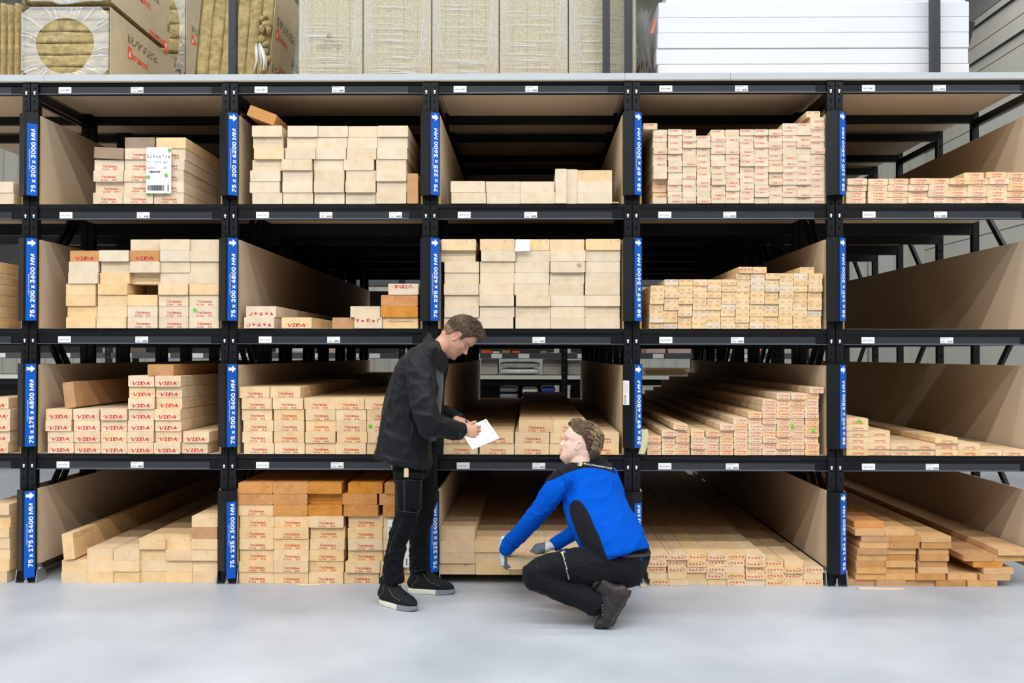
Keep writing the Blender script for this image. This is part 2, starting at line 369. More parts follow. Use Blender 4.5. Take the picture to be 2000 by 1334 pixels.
def beam(l, k, y0, d, front):
    """pallet beam of level l in bay k; d=+1 when its face looks to -Y"""
    xa, xb = XC[k]+0.0505, XC[k+1]-0.0505; z = LOWER[l]; xm = (xa+xb)/2
    prof = [(0.0, 0.0), (0.042, 0.0), (0.042, 0.082), (0.016, 0.082), (0.016, 0.0995), (0.004, 0.0995), (0.004, 0.080), (0.0, 0.076), (0.010, 0.062), (0.010, 0.006), (0.0, 0.003)]
    if not front: prof = [(0, 0), (0.042, 0), (0.042, 0.083), (0, 0.083)]
    if l == 0: prof = [(p[0], min(p[1], 0.0745) if p[1] > 0.09 else (min(p[1], 0.058) if p[1] > 0.07 else p[1]*0.9)) for p in prof]
    m = MB(); m.prism([(y0 + p[0], z + p[1]) for p in prof], 0, xa, xb, 0)
    lev = ('top', 'upper', 'middle', 'lower')[l]
    if front and k >= 0:
        lab = 'front shelf beam of the %s level with location tag K012%d%s' % (lev, k, LETTER[l]) if not (l, k) == (2, 2) else 'front shelf beam of the middle level behind the standing person\'s head'
    elif front: lab = 'front shelf beam of the %s level at the left picture edge' % lev
    else:
        ys = [yy for f in FR for yy in (f[0], f[1]-0.042)]
        idx = min(range(8), key=lambda q: abs(ys[q]-y0))
        lab = 'plain black inner shelf beam, %s level, %s row back, %s' % (lev, ('first','second','third','fourth','fifth','sixth','seventh','rearmost')[idx], ('bays at the left edge', 'first full column of bays', 'second full column of bays', 'third full column of bays', 'fourth full column of bays', 'fifth column of bays')[k+1])
    t = empty('shelf_beam', (xm, y0, z), lab, 'shelf beam', 'front shelf beams' if front else 'inner shelf beams')
    m.build('beam', M_BLACK, t, (xm, y0, z))
    if not front: return t
    MB().box((xa, y0-0.0008, z+0.0), (xb, y0-0.0001, z+0.0035)).build('lip', M_EDGE, t, (xm, y0, z))
    # end connectors, bolted over the posts
    for x, s in ((xa, -1), (xb, 1)):
        xe = x + s*0.047
        zc0, zc1 = (z-0.128, z+0.088)
        if l == 0: zc1 = z+0.075
        cm = MB().box((min(x, xe), y0-0.006, zc0), (max(x, xe), y0-0.0008, zc1), 0)
        cx = (x+xe)/2
        for zz in (zc1-0.028, zc0+0.026):
            cm.disc((cx, y0-0.011, zz), 0.0125, depth=0.005, n=12, mi=3); cm.disc((cx, y0-0.0125, zz), 0.006, depth=0.002, n=8, mi=0)
        cm.disc((cx, y0-0.0066, zc1-0.062), 0.0068, depth=0.0005, n=10, mi=2); cm.disc((cx, y0-0.0064, zc1-0.074), 0.005, depth=0.0005, n=6, mi=2)
        cm.disc((cx, y0-0.0066, zc1-0.088), 0.0065, depth=0.0005, n=8, mi=1)
        cm.disc((cx, y0-0.0066, zc0+0.078), 0.0068, depth=0.0005, n=8, mi=1); cm.disc((cx, y0-0.0066, zc0+0.062), 0.0045, depth=0.0005, n=8, mi=1)
        cm.build('beam_connector', [M_BLACK2, M_HOLE, M_LETW, M_BLACK], t, (xm, y0, z))
    loc, prices, xe = TAGS.get((l, k), (None, [], None))
    if xe:
        yp = 667; pz = lambda zz: zz
        ry = y0 + 0.0095
        pyy = {0: 175, 1: 422, 2: 665, 3: 910}[l]
        xs = P(loc if loc else -60, pyy).x; xf = P(xe, pyy).x
        st = MB().box((xs, ry-0.004, z+0.008), (xf, ry-0.0005, z+0.049), 0).build('label_strip', M_STRIP, t, (xm, y0, z))
        MB().box((xs, ry-0.0065, z+0.004), (xf, ry-0.0045, z+0.0085)).build('strip_rail', M_EDGE, st, (xm, y0, z))
        if loc:
            mb = MB().box((xs, ry-0.0062, z+0.009), (xs+0.083, ry-0.0045, z+0.049), 0)
            put_text(mb, 'K012%d%s' % (k, LETTER[l]), (xs+0.0415, ry-0.0066, z+0.029), XH, ZH, 0.0125, w=0.060, mi=1, shear=0.2, center=True)
            mb.build('location_tag', [M_PLAST, M_INK], st, (xm, y0, z))
        for i, px in enumerate(prices):
            xx = P(px, pyy).x; mb = MB(); barcode_tag(mb, xx, z+0.0095, 0.082, 0.0385, ry-0.0047, l*10+k+i)
            mb.build('price_tag', [M_PLAST, M_INK, M_GINK], st, (xm, y0, z))
    return t
for l in range(4):
    for k in range(-1, 5):
        for j, (ya, yb) in enumerate(FR):
            beam(l, k, ya, 1, j == 0)
            beam(l, k, yb-0.042, 1, False)
# shelf boards: chipboard sheets laid in the beams (only where timber shows nothing else)
for l in range(4):
    for k in range(-1, 5):
        xa, xb = XC[k]+0.0515, XC[k+1]-0.0515
        for j, (ya, yb) in enumerate(FR):
            nm = '%s chipboard shelf sheet, %s level, %s' % (('front','second','third','rearmost')[j], ('top','upper','middle','lower')[l], ('bays at the left edge', 'first full column of bays', 'second full column of bays', 'third full column of bays', 'fourth full column of bays', 'fifth column of bays')[k+1])
            dz = -0.026 if l == 0 else 0.0
            z0 = LOWER[l]+0.0835+dz
            o = MB().box((xa, ya+(0.0168 if l else 0.043), z0), (xb, yb-(0.0005 if l else 0.043), LOWER[l]+0.1005+dz)).build('shelf_board', M_MDF, None, (xa, ya, z0))
            tag(o, nm, 'shelf board', 'chipboard shelf sheets')
# divider panels
PL = 5.16
def panel(r, k, side):
    """side: 'l' = at the left side of bay k, 'r' = right side"""
    z0 = BASE[r] + (0.001 if r < 4 else 0.115); z1 = (BASE[r] + 0.575) if r < 4 else 0.605
    x = XC[k]+0.0515 if side == 'l' else XC[k+1]-0.0515-0.012
    o = MB().box((x, 0.018, z0), (x+0.012, PL, z1)).build('divider_panel', M_MDF, None, (x, 0.018, z0))
    tag(o, 'tall chipboard divider along the %s side of the %s' % ('left' if side == 'l' else 'right', bayname(r, k)), 'divider panel', 'chipboard bay dividers')
    MB().box((x, 0.0172, z0), (x+0.012, 0.0178, z1)).build('front_edge', M_CHIP, o, (x, 0.018, z0))
for r in range(1, 5):
    for k in range(-1, 5):
        if k >= 0: panel(r, k, 'l')
        if k < 4 or True: panel(r, k, 'r')

# sign covers
def sign(r, k):
    x = XC[k]; yp = {1: (222, 386), 2: (468, 630), 3: (713, 876), 4: (958, 1110)}[r]
    z1 = (BASE[r] + 0.583) if r < 4 else 0.600; z0 = (BASE[r] + 0.047) if r < 4 else 0.085
    lab = 'black angled post cover with blue sticker reading %s MM' % SIGN[(r, k)].replace(' ', '')
    if (r, k) == (3, 2): lab = 'black angled post cover hidden behind the standing man'
    if (r, k) == (4, 3): lab = 'black angled post cover whose blue sticker shows only MM behind the worker'
    t = empty('post_cover', (x, -0.01, z0), lab, 'post sign', 'blue bay signs on the post covers')
    O = (x, -0.01, z0); yb = -0.013; yr = -0.066; hw = 0.062
    MB().prism([(x-hw, yb), (x-hw, yb-0.008), (x-0.006, yr), (x+0.006, yr), (x+hw, yb-0.008), (x+hw, yb)], 2, z0, z1).build('cover', M_BLACK2, t, O)
    # right hand face carries the sticker
    a = Vector((x+0.006, yr, 0)); c = Vector((x+hw, yb-0.008, 0)); ux = (c-a).normalized(); nr = Vector((ux.y, -ux.x, 0)); W_ = (c-a).length
    off = nr*0.0012
    sa = 0.004; sb = W_-0.006
    if r == 4 and k in (0, 1, 3): zb_, zt_ = z0-0.045, z1-0.005
    else: zb_, zt_ = z0+0.002, z1-0.004
    arrow = not (r == 4 and k in (1, 2, 3)) and not (r == 1 and k == 0)
    if not arrow: zt_ = z1-0.07
    st = MB(); q = [a+ux*sa+off, a+ux*sb+off]
    st.add([q[0]+Vector((0,0,zb_)), q[1]+Vector((0,0,zb_)), q[1]+Vector((0,0,zt_)), q[0]+Vector((0,0,zt_)),
            q[0]-off*0.6+Vector((0,0,zb_)), q[1]-off*0.6+Vector((0,0,zb_)), q[1]-off*0.6+Vector((0,0,zt_)), q[0]-off*0.6+Vector((0,0,zt_))], [(0,1,2,3), (7,6,5,4), (0,3,7,4), (1,5,6,2)], 0)
    s = st.build('sticker', M_BLUE, t, O)
    tx = MB(); o2 = off*1.4
    # lettering runs upwards: ux_text = +Z, uy_text = -ux (towards the ridge)
    ztxt = z0+0.024; ltot = 0.405
    base = a + ux*(sb-0.012) + o2 + Vector((0,0,ztxt))
    for q, (da, db) in enumerate(((0, 0), (.0016, 0), (-.0016, 0), (0, .0016), (0, -.0016), (.0012, .0012), (-.0012, -.0012))):
        put_text(tx, SIGN[(r, k)] + ' MM', base + Vector((0, 0, da)) + ux*db + off*.04*q, (0,0,1), -ux, 0.034, w=ltot, mi=0, shear=0.0)
    put_text(tx, 'VUREN GESCHAAFD' + (' TLS' if k >= 3 else ''), a + ux*(sa+0.019) + o2 + Vector((0,0,z0+0.165)), (0,0,1), -ux, 0.0095, w=0.135, mi=0)
    tx.build('lettering', M_LETW, s, O)
    if arrow:
        zc = z1-0.035; cc = a + ux*((sa+sb)/2) + o2
        def A(u, v): return cc + ux*u + Vector((0,0,zc+v))
        ar = MB().add([A(-0.024,-0.010), A(0.0,-0.010), A(0.0,-0.024), A(0.026,0), A(0.0,0.024), A(0.0,0.010), A(-0.024,0.010)], [(0,1,5,6), (2,3,4)], 0)
        ar.build('arrow', M_LETW, s, O)
    if (r, k) == (3, 3):
        # paper label on the left face
        a2 = Vector((x-hw, yb-0.008, 0)); c2 = Vector((x-0.006, yr, 0)); u2 = (c2-a2).normalized(); n2 = Vector((u2.y, -u2.x, 0))*0.0012
        pp = MB(); za, zb = z1-0.26, z1-0.105
        pp.add([a2+u2*0.003+n2+Vector((0,0,za)), a2+u2*0.05+n2+Vector((0,0,za)), a2+u2*0.05+n2+Vector((0,0,zb)), a2+u2*0.003+n2+Vector((0,0,zb))], [(0,1,2,3)], 0)
        for i in range(16):
            zz = za+0.008+i*0.0036; hh = random.choice((0.001, 0.0022))
            pp.add([a2+u2*0.010+n2*1.3+Vector((0,0,zz)), a2+u2*0.028+n2*1.3+Vector((0,0,zz)), a2+u2*0.028+n2*1.3+Vector((0,0,zz+hh)), a2+u2*0.010+n2*1.3+Vector((0,0,zz+hh))], [(0,1,2,3)], 1)
        for i in range(5):
            u_ = 0.008+i*0.008
            pp.add([a2+u2*u_+n2*1.3+Vector((0,0,za+0.075)), a2+u2*(u_+0.0015)+n2*1.3+Vector((0,0,za+0.075)), a2+u2*(u_+0.0015)+n2*1.3+Vector((0,0,zb-0.01)), a2+u2*u_+n2*1.3+Vector((0,0,zb-0.01))], [(0,1,2,3)], 2)
        pp.build('paper_label', [M_WHITE, M_INK, M_RED3], t, O)
for r in range(1, 5):
    for k in range(5): sign(r, k)
# ---- top deck: white faced boards
M_DECK = mat('white_laminate_edge', (180, 184, 188), 0.45, noise_amt=0.03, noise_scale=3)
zd0, zd1 = 3.238, 3.283
seams = [-16, P(88, 150).x, P(507, 150).x, P(1220, 150).x, P(1425, 150).x, 6.0]
names = ['reaching out of frame at the left', 'above the first column of bays', 'running under the insulation bales', 'short piece under the black uprights', 'under the white foam boards']
for i in range(5):
    xa, xb = max(seams[i], XC[-1]), min(seams[i+1], XC[5])
    o = MB().box((xa+0.0008, -0.02, zd0), (xb-0.0008, 5.2, zd1)).build('deck_board', M_MDF, None, (xa, -0.02, zd0), bevel=0)
    tag(o, 'white-edged deck board on top of the rack, ' + names[i], 'deck board', 'white-edged top deck boards')
    MB().box((xa+0.0008, -0.0225, zd0+0.004), (xb-0.0008, -0.0201, zd1)).build('white_edge', M_DECK, o, (xa, -0.02, zd0))
# ------------------------------------------------------------------ timber
INKS = [M_RED, M_RED2, M_RED3, M_INK, M_GINK, M_INKB]
MARKW = {'S30': 'red-stamped', 'S36': 'red-stamped', 'S48': 'red-stamped', 'S54': 'red-stamped', 'V': 'red VIDA-stamped', 'J': 'red letter-stamped', 'Jr': 'upside-down stamped', 'G': 'red-stamped', 'Gr': 'upside-down stamped', 'C': 'black-marked', 'Cr': 'black-marked', '': 'unstamped', 'H': 'pencil-marked', 's': 'faintly stamped', 'Vr': 'upside-down stamped', 'B': 'hand-lettered', 'J3': 'red letter-stamped', 'J3r': 'upside-down stamped'}
COLORW = {'p': 'pale', 'q': 'pale', 'n': 'warm tan', 't': 'tan', 'o': 'amber', 'm': 'honey', 'g': 'weathered grey'}
def stamp(mb, code, w, h):
    """marks on the end face, local frame: centre x=0, z from 0 to h, face at y=0"""
    y = -0.0006
    def T(s, cx, cz, cap, wd, mi, rot=False, bold=0.0, shear=0.0, res=1):
        ux, uz = (XH, ZH) if not rot else ((-1,0,0), (0,0,-1))
        put_text(mb, s, (cx, y, cz), ux, uz, cap, w=wd, mi=mi, bold=bold, shear=shear, res=res, center=True)
    def ring(cx, cz, r, mi, rot=False):
        n = 8; vs = [(cx+r*math.cos(2*PI*i/n)*q, y, cz+r*1.2*math.sin(2*PI*i/n)*q) for q in (1, 0.62) for i in range(n)]
        mb.add(vs, [(i, (i+1) % n, n+(i+1) % n, n+i) for i in range(n)], mi)
    if code.startswith('S'):
        num = code[1:]; k = w/0.195; k = min(k, 1.05)
        hh = min(h/0.073, 1)
        T('SÖDRA', 0.012*k, h*0.42, 0.017*hh, 0.080*k, 1, bold=0.008)
        ring(-0.037*k, h*0.44, 0.0065*hh, 1)
        T('C24', -0.025*k, h*0.17, 0.0135*hh, 0.046*k, 1, bold=0.008); T(num, 0.040*k, h*0.17, 0.0135*hh, 0.030*k, 1, bold=0.008)
    elif code in ('V', 'Vr'):
        rot = code == 'Vr'
        cz = h*0.36 if not rot else h*0.68
        T('VIDA', 0.0, cz, 0.031, 0.112, 2, rot, bold=0.008, shear=0.15)
        for s in (-1, 1): mb.disc((s*0.067, y, cz), 0.0035, depth=0.0004, n=5, mi=2)
    elif code in ('J', 'Jr', 'J3', 'J3r'):
        rot = code.endswith('r'); big = code[:2] != 'J3'
        q = 1.0 if big else 0.62; sgn = -1 if rot else 1
        cz = (h*0.36 if not rot else h*0.66) if big else (h*0.62 if not rot else h*0.38)
        for s_, cx in (('J', -0.068), ('G', 0.0), ('A', 0.068)): T(s_, sgn*cx*q, cz, 0.030*q, 0.020*q, 2, rot, bold=0.004)
        for cx in (-0.034, 0.036):
            c0 = sgn*cx*q; w2 = 0.013*q; h2 = 0.008*q*sgn
            mb.add([(c0-w2, y, cz+h2), (c0-w2*0.5, y, cz-h2), (c0+w2*0.5, y, cz-h2), (c0+w2, y, cz+h2), (c0+w2*0.4, y, cz), (c0, y, cz+h2*1.4), (c0-w2*0.4, y, cz)], [(0,1,6), (1,2,4,6), (2,3,4), (4,5,6)] if not rot else [(0,6,1), (1,6,4,2), (2,4,3), (4,6,5)], 2)
        if not big: T('300', sgn*-0.028, h*0.24 if not rot else h*0.76, 0.010, 0.027, 5, rot)
    elif code in ('G', 'Gr'):
        rot = code == 'Gr'; cz = h*0.36 if not rot else h*0.66; sg = -1 if rot else 1
        T('GALLO', sg*0.008, cz, 0.0150, 0.050, 3, rot, bold=0.008, shear=0.15); T('+', sg*-0.030, cz, 0.008, 0.008, 3, rot); T('+', sg*0.040, cz, 0.008, 0.008, 3, rot)
    elif code in ('C', 'Cr'):
        rot = code == 'Cr'; cz = h*0.40 if not rot else h*0.68; sg = -1 if rot else 1
        T('C24', sg*-0.024, cz, 0.0125, 0.027, 5, rot, bold=0.0, shear=0.3); T('36', sg*0.024, cz, 0.0125, 0.016, 5, rot, bold=0.0, shear=0.3)
    elif code == 'H':
        T('36', w*0.22, h*0.84, 0.011, 0.015, 5, shear=0.4); T('C24', w*0.42, h*0.84, 0.010, 0.018, 5, shear=0.4)
    elif code == 'B':
        T('75x250x5400', 0.0, h*0.68, 0.013, 0.16, 4, shear=0.2)
    elif code == 's':
        T('SÖDRA', 0.012, h*0.66, 0.011, 0.052, 3, bold=0.008); T('C24  48', 0.0, h*0.26, 0.010, 0.05, 3, bold=0.008)
        ring(-0.025, h*0.66, 0.005, 3)
_pm = {}
def timber_mesh(w, h, L, col, code, var=0):
    key = (round(w, 4), round(h, 4), round(L, 2), col, code, var)
    if key in _pm: return _pm[key]
    rr = random.Random(str(key)); mb = MB()
    c = 0.0030
    pts = [(-w/2+c, 0), (w/2-c, 0), (w/2, c), (w/2, h-c), (w/2-c, h), (-w/2+c, h), (-w/2, h-c), (-w/2, c)]
    if col in 'om' and h > 0.06:
        c = 0.007; pts = [(-w/2+c, 0), (w/2-c, 0), (w/2-c*.3, c*.3), (w/2, c), (w/2, h-c), (w/2-c*.3, h-c*.3), (w/2-c, h), (-w/2+c, h), (-w/2+c*.3, h-c*.3), (-w/2, h-c), (-w/2, c), (-w/2+c*.3, c*.3)]
    n = len(pts)
    vs = [(p[0], 0, p[1]) for p in pts] + [(p[0], L, p[1]) for p in pts]
    mb.add(vs, [tuple(range(n)), tuple(range(2*n-1, n-1, -1))] + [(i, n+i, n+(i+1) % n, (i+1) % n) for i in range(n)], 0)
    if code: stamp(mb, code, w, h)
    if var % 5 == 2 and h > 0.06 and not code:      # drying crack
        x = rr.uniform(-w*0.3, w*0.3); z = h*rr.uniform(0.3, 1.0); d = 1 if z < h*0.6 else -1; pv = []
        for i in range(6):
            pv.append((x, z)); x += rr.uniform(-0.004, 0.006); z += d*rr.uniform(0.003, 0.009)
            z = min(max(z, 0.003), h-0.003)
        for a, b_ in zip(pv, pv[1:]):
            mb.add([(a[0], -0.0006, a[1]), (a[0]+0.0009, -0.0006, a[1]), (b_[0]+0.0009, -0.0006, b_[1]), (b_[0], -0.0006, b_[1])], [(0, 1, 2, 3)] if b_[1] > a[1] else [(3, 2, 1, 0)], 4)
    me = bpy.data.meshes.new('timber'); me.from_pydata([tuple(v) for v in mb.v], [], mb.f)
    for m in [WOODS[col]] + INKS: me.materials.append(m)
    me.polygons.foreach_set('material_index', mb.m); me.update()
    _pm[key] = me; return me
ORD = ['first', 'second', 'third', 'fourth', 'fifth', 'sixth', 'seventh', 'eighth', 'ninth', 'tenth', 'eleventh', 'twelfth', 'thirteenth', 'fourteenth', 'fifteenth', 'sixteenth']
PLANKS = {}
def bay(r, k, crop, base_px, wz, th, L, layers, mark='', col='p', name='timber_beam', width=None, jit=0.013, yoff=0.0, z_base=None, noun='beam', weird=0.004):
    """layers: bottom first; entries are left edges in crop pixels or tuples (left, opts)"""
    ox, oy, kk = crop; rr = random.Random(r*100+k)
    base = BASE[r] + 0.0006 if z_base is None else z_base
    w0 = width or wz/kk*DIST/F_PX
    placed = []; bn = bayname(r, k); done = []
    for li, lay in enumerate(layers):
        prev_end = -99; idx = 0
        xs_ = []; lim0, lim1 = XC[k]+0.0655, XC[k+1]-0.0655
        for e in lay:
            zx, o = (e, {}) if not isinstance(e, tuple) else (e[0], dict(e[1]))
            w_ = (o['w']/kk*DIST/F_PX) if o.get('w') else w0
            if o.get('v'): w_ = th
            x_ = P(ox+zx/kk, base_px-(li+0.5)*th/DIST*F_PX, min(yoff+o.get('y', 0), 0.02)).x
            x_ = max(x_, (xs_[-1][0]+xs_[-1][1]+0.0006) if xs_ else (lim0 if k >= 0 else -99)); xs_.append([x_, w_])
        for q in range(len(xs_)-1, -1, -1):
            hi = (lim1 if q == len(xs_)-1 else xs_[q+1][0]-0.0006) - xs_[q][1]
            xs_[q][0] = min(xs_[q][0], hi)
        for e in lay:
            zx, o = (e, {}) if not isinstance(e, tuple) else (e[0], dict(e[1]))
            c_ = o.get('c', col); mk = o.get('m', mark)
            if callable(mk): mk = mk(rr)
            if callable(c_): c_ = c_(rr)
            w = o.get('w', None); w = (w/kk*DIST/F_PX) if w else w0
            h = o.get('h', None); h = (h/kk*DIST/F_PX) if h else th
            if o.get('v'): w, h = th, o.get('hh', w0)
            pyc = base_px - (li+0.5)*th/DIST*F_PX
            dy = yoff + rr.uniform(-jit, jit) + o.get('y', 0)
            xl = xs_[idx][0]
            z = base
            for (a, b_, zt, yy) in placed:
                if a < xl+w-0.002 and b_ > xl+0.002: z = max(z, zt)
            if o.get('lift'): z += o['lift']
            ob = bpy.data.objects.new(name, timber_mesh(w if not o.get('v') else w0, h if not o.get('v') else th, L, c_, mk if mk else '', rr.randrange(10)))
            C.objects.link(ob)
            yaw = rr.uniform(-weird, weird)*0.25
            if o.get('v'):
                ob.location = (xl + th, dy, z + w0/2); ob.rotation_euler = (0, -PI/2 + o.get('tilt', 0), 0)
                ob.location = (xl + th/2 + th/2, dy, z + w0/2)
                if o.get('tilt'):
                    t_ = o['tilt']; ob.location.z = z + w0/2*math.cos(t_) + (th*math.sin(-t_) if t_ < 0 else 0) + 0.001
            else:
                t_ = o.get('tilt', 0)
                ob.location = (xl + w/2, dy, z + abs(math.sin(t_))*w/2); ob.rotation_euler = (0, t_, yaw*0)
            placed_now = (xl, xl+w, z+h+.0009, dy)
            lay_ = o.get('nostack')
            done.append((li, idx, ob, c_, mk))
            if not lay_: placed.append(placed_now)
            idx += 1
            sidew = ORD[idx-1] + ' from left'
            if k < 0: sidew = 'rightmost'
            o_w = 'standing on edge' if o.get('v') else None
            key = (COLORW[c_] + ' ' if not mk else '') + MARKW.get(mk, 'stamped') + ' timber ' + noun
            lab = '%s, %s layer up, %s%s, %s' % (key, ORD[li], sidew, ' on edge' if o_w else '', bn)
            tag(ob, lab, 'timber ' + noun, 'timber %ss in the %s' % (noun, bn))
            PLANKS[(r, k, li, idx-1)] = ob
    return placed
c1 = (0, 140, 4.1667); c2 = (420, 140, 4.1667); c3 = (820, 140, 4.1667); c4 = (1220, 140, 4.1667); c5 = (1560, 140, 4.5455)
T75 = 0.0712; T38 = 0.0388
S3 = {'m': 'S30'}
# ---- row 1
bay(1, -1, c1, 398, 243, T75, 3.0, [[-126], [-126]], col='p')
bay(1, 0, c1, 398.5, 243, T75, 3.0, [[763, 1008, 1255], [(780, {'y': .03}), 1012, 1257], [765, 1010, 1255], [765, 1015, 1262],
    [(768, {'c': 'g', 'm': '', 'tilt': 0.05}), 1020, 1265], [(1017, {'c': 'g', 'm': ''}), (1270, {'c': 't', 'm': ''})]], mark='S30', col='p')
bay(1, 1, c2, 398, 245, T75, 4.2, [[303, 553, 808, 1062, 1313, (1563, {'v': 1, 'c': 'm'})], [282, 550, 808, 1063, 1315], [287, 548, 808, 1065, 1315], [300, 547, 800, 1048, 1310],
    [(320, {'c': 't'}), 575, 820, 1068, 1318], [307, 583, 828, 1075, 1322], [305, 592, 837, 1083, 1325]], col='p')
bay(1, 2, c3, 396.5, 280, T75, 3.6, [[258, 542, 822, (1102, {'v': 1}), (1192, {'v': 1}), 1284], [252, 536, 815, (1284, {})], [(1284, {'c': 't'})]], col='p')
gm = lambda q: q.choice(['G', 'G', 'G', 'Gr', 'Gr', 'Gr', 'Gr', ''])
def grid(starts, counts, dx=6, seed=1, extra=None):
    q = random.Random(seed); out = []
    for l in range(max(counts)):
        lay = []
        for i, s in enumerate(starts):
            if l < counts[i]: lay.append((s + q.uniform(-dx, dx) + (extra(l, i) if extra else 0), {}))
        out.append(lay)
    return out
g = grid([232, 354, 470, 587, 704, 821, 938, 1055, 1172, 1289, 1406, 1523], [12, 12, 12, 11, 12, 12, 12, 12, 12, 13, 13, 14], 3, 3)
for l in (1, 2, 3): g[l][0] = (g[l][0][0], {'y': 0.04, 'c': 't'})
g[12].insert(0, (152, {'lift': 0.0}))
g.append([(1478, {'c': 't', 'm': 'Cr', 'y': .01})])
bay(1, 3, c4, 396.5, 112.5, T38, 3.0, g, mark=gm, col='p', name='timber_stud', noun='stud', jit=0.009)
bay(1, 4, c5, 397, 172, T38, 4.8, [[425, 620, 795, 970, 1145, 1318, 1492, 1667, 1842], [425, 620, 795, 970, 1145, 1318, 1492, 1667, 1842],
    [432, 620, 795, 972, 1150, 1325, 1500, 1675, 1850], [430, 622, 800, 985, 1160, 1335, 1510, 1685, 1860], [(1475, {'tilt': 0}), (1660, {}), (1850, {}), ]],
    mark='s', col=lambda q: q.choice('qqqt'), name='timber_board', noun='board', jit=0.012)
# ---- row 2
d1 = (0, 400, 4.1667); d2 = (420, 400, 4.1667); d3 = (820, 400, 4.1667); d4 = (1220, 400, 4.1667)
bay(2, -1, d1, 642, 243, T75, 3.6, [[-265]]*6, col='t')
S6 = {'m': 'S36'}; t = {'c': 't'}
bay(2, 0, d1, 642.4, 243, T75, 3.6, [[(545, t), (792, t), (1042, S6), (1290, S6), (1540, S6)], [(545, t), (795, t), (1042, S6), (1290, S6), (1540, S6)],
    [(538, t), (795, t), (1042, t), (1290, S6), (1540, S6)], [(538, t), (800, t), (1048, {'c': 't', 'y': .30}), (1293, t), (1543, t)],
    [560, (812, t), (1058, {'c': 't', 'y': .05}), 1300, 1550], [560, 818, 1062, 1308, 1555], [(563, {'c': 'm', 'm': 'V'}), 812, (1058, {'c': 'm', 'm': 'V'}), 1308, 1555], [1057, 1303, 1555]], col='p')
bay(2, 1, d2, 642, 245, T75, 4.8, [[(240, {'m': 'J'}), (540, {'m': 'V', 'c': 't'}), (950, {'w': 182, 'm': '', 'c': 'm', 'y': .03}), (1136, {'m': 'Jr', 'w': 224}), (1362, {'w': 290, 'm': 'B', 'c': 't'})],
    [(248, {'m': 'J'}), (1103, {'y': .02}), (1352, {'w': 300, 'c': 'o'})], [(1352, {'w': 300, 'c': 'o'})], [(1412, {'m': 'Vr', 'c': 'p'})]], col='p')
bay(2, 2, d3, 641.5, 281, T75, 4.2, [[197, 480, 778, 1062, 1346], [200, 488, 778, 1062, 1346], [200, 485, 782, 1065, 1347], [197, 483, 768, 1052, 1345],
    [200, 490, 772, 1058, 1348], [200, 490, 775, 1062, 1348], [(172, {'y': .03}), 500, 785, 1066, 1350], [(175, {'c': 't', 'm': 'H'}), (490, {'c': 't', 'm': 'H'}), (775, {'c': 't', 'm': 'H'}), (1058, t), (1350, {'c': 't', 'm': 'H'})]], col='p')
g = grid([200, 316, 432, 548, 664, 781, 898, 1015, 1132, 1249, 1366, 1483], [7, 8, 8, 8, 8, 8, 9, 9, 9, 9, 9, 9], 2, 5, lambda l, i: l*1.6)
g += [[(925, {'m': 'J3', 'y': -.01}), (1040, {}), (1430, {})]]
bay(2, 3, d4, 642, 113, T38, 3.6, g, mark=lambda q: q.choice(['C', 'C', 'Cr']), col=lambda q: q.choice('ttttp'), name='timber_stud', noun='stud', jit=0.009)
# ---- row 3
e1 = (0, 640, 4.1667); e2 = (420, 640, 4.1667); e3 = (820, 640, 4.1667); e4 = (1220, 640, 4.1667); e5 = (1560, 640, 4.5455)
bay(3, -1, e1, 886, 213, T75, 4.8, [[-143], [-138], [-128], [-128], [-138]], mark='V', col='q')
bay(3, 0, e1, 885.5, 212, T75, 4.8, [[388, 608, 825, 1042, 1258, 1475], [388, 605, 822, 1042, 1262, (1487, {'y': -.01})], [375, 602, 822, 1042, 1263], [377, 598, 826, 1045, 1262],
    [(520, {'v': 1, 'tilt': -0.12, 'c': 'm', 'm': '', 'y': .02, 'nostack': 1}), 1047, 1267], [1047, 1267], [1047, 1267], [(1207, {'c': 'm', 'm': ''})]], mark='V', col='q')
bay(3, 1, e2, 885.5, 246, T75, 5.4, [[235, 485, 735, 983, 1235], [222, 480, 735, 993, 1243], [228, 480, 738, 987, 1237], [217, 478, 736, 985, 1237], [218, 470, 725, 972, 1222], [200, 450]], mark='S54', col='t', jit=0.006)
bay(3, 2, e3, 885.5, 279, T75, 4.8, [[193, 487, 772, 1056, 1340], [193, 484, 775, 1060, 1342], [(805, {}), (1085, {})]], mark='S48', col='t', jit=0.006)
g = grid([185, 301, 417, 540, 656, 772, 888, 1004, 1120, 1236, 1352, 1468], [3, 4, 4, 4, 4, 5, 6, 7, 9, 10, 10, 10], 3, 8)
g[3] = [(298, {}), (412, {}), (532, {}), (650, {})] + g[3][3:][-8:][1:] if False else g[3]
g += [[(1505, {})]]
g[4].insert(0, (395, {'tilt': 0.08, 'y': -.01}))
bay(3, 3, e4, 888.5, 112, T38, 4.8, g, mark='s', col=lambda q: q.choice('qqqt'), name='timber_stud', noun='stud', jit=0.010)
bay(3, 4, e5, 890, 195, T38, 4.8, [[400, 600, 800, 1000, 1200, 1401, 1603, 1810], [398, 597, 797, 1000, 1200, 1403], [412, 610, (1208, {'y': -.005})], [412, 610], [405], [415]], mark='S48', col='t', name='timber_board', noun='board', jit=0.010)
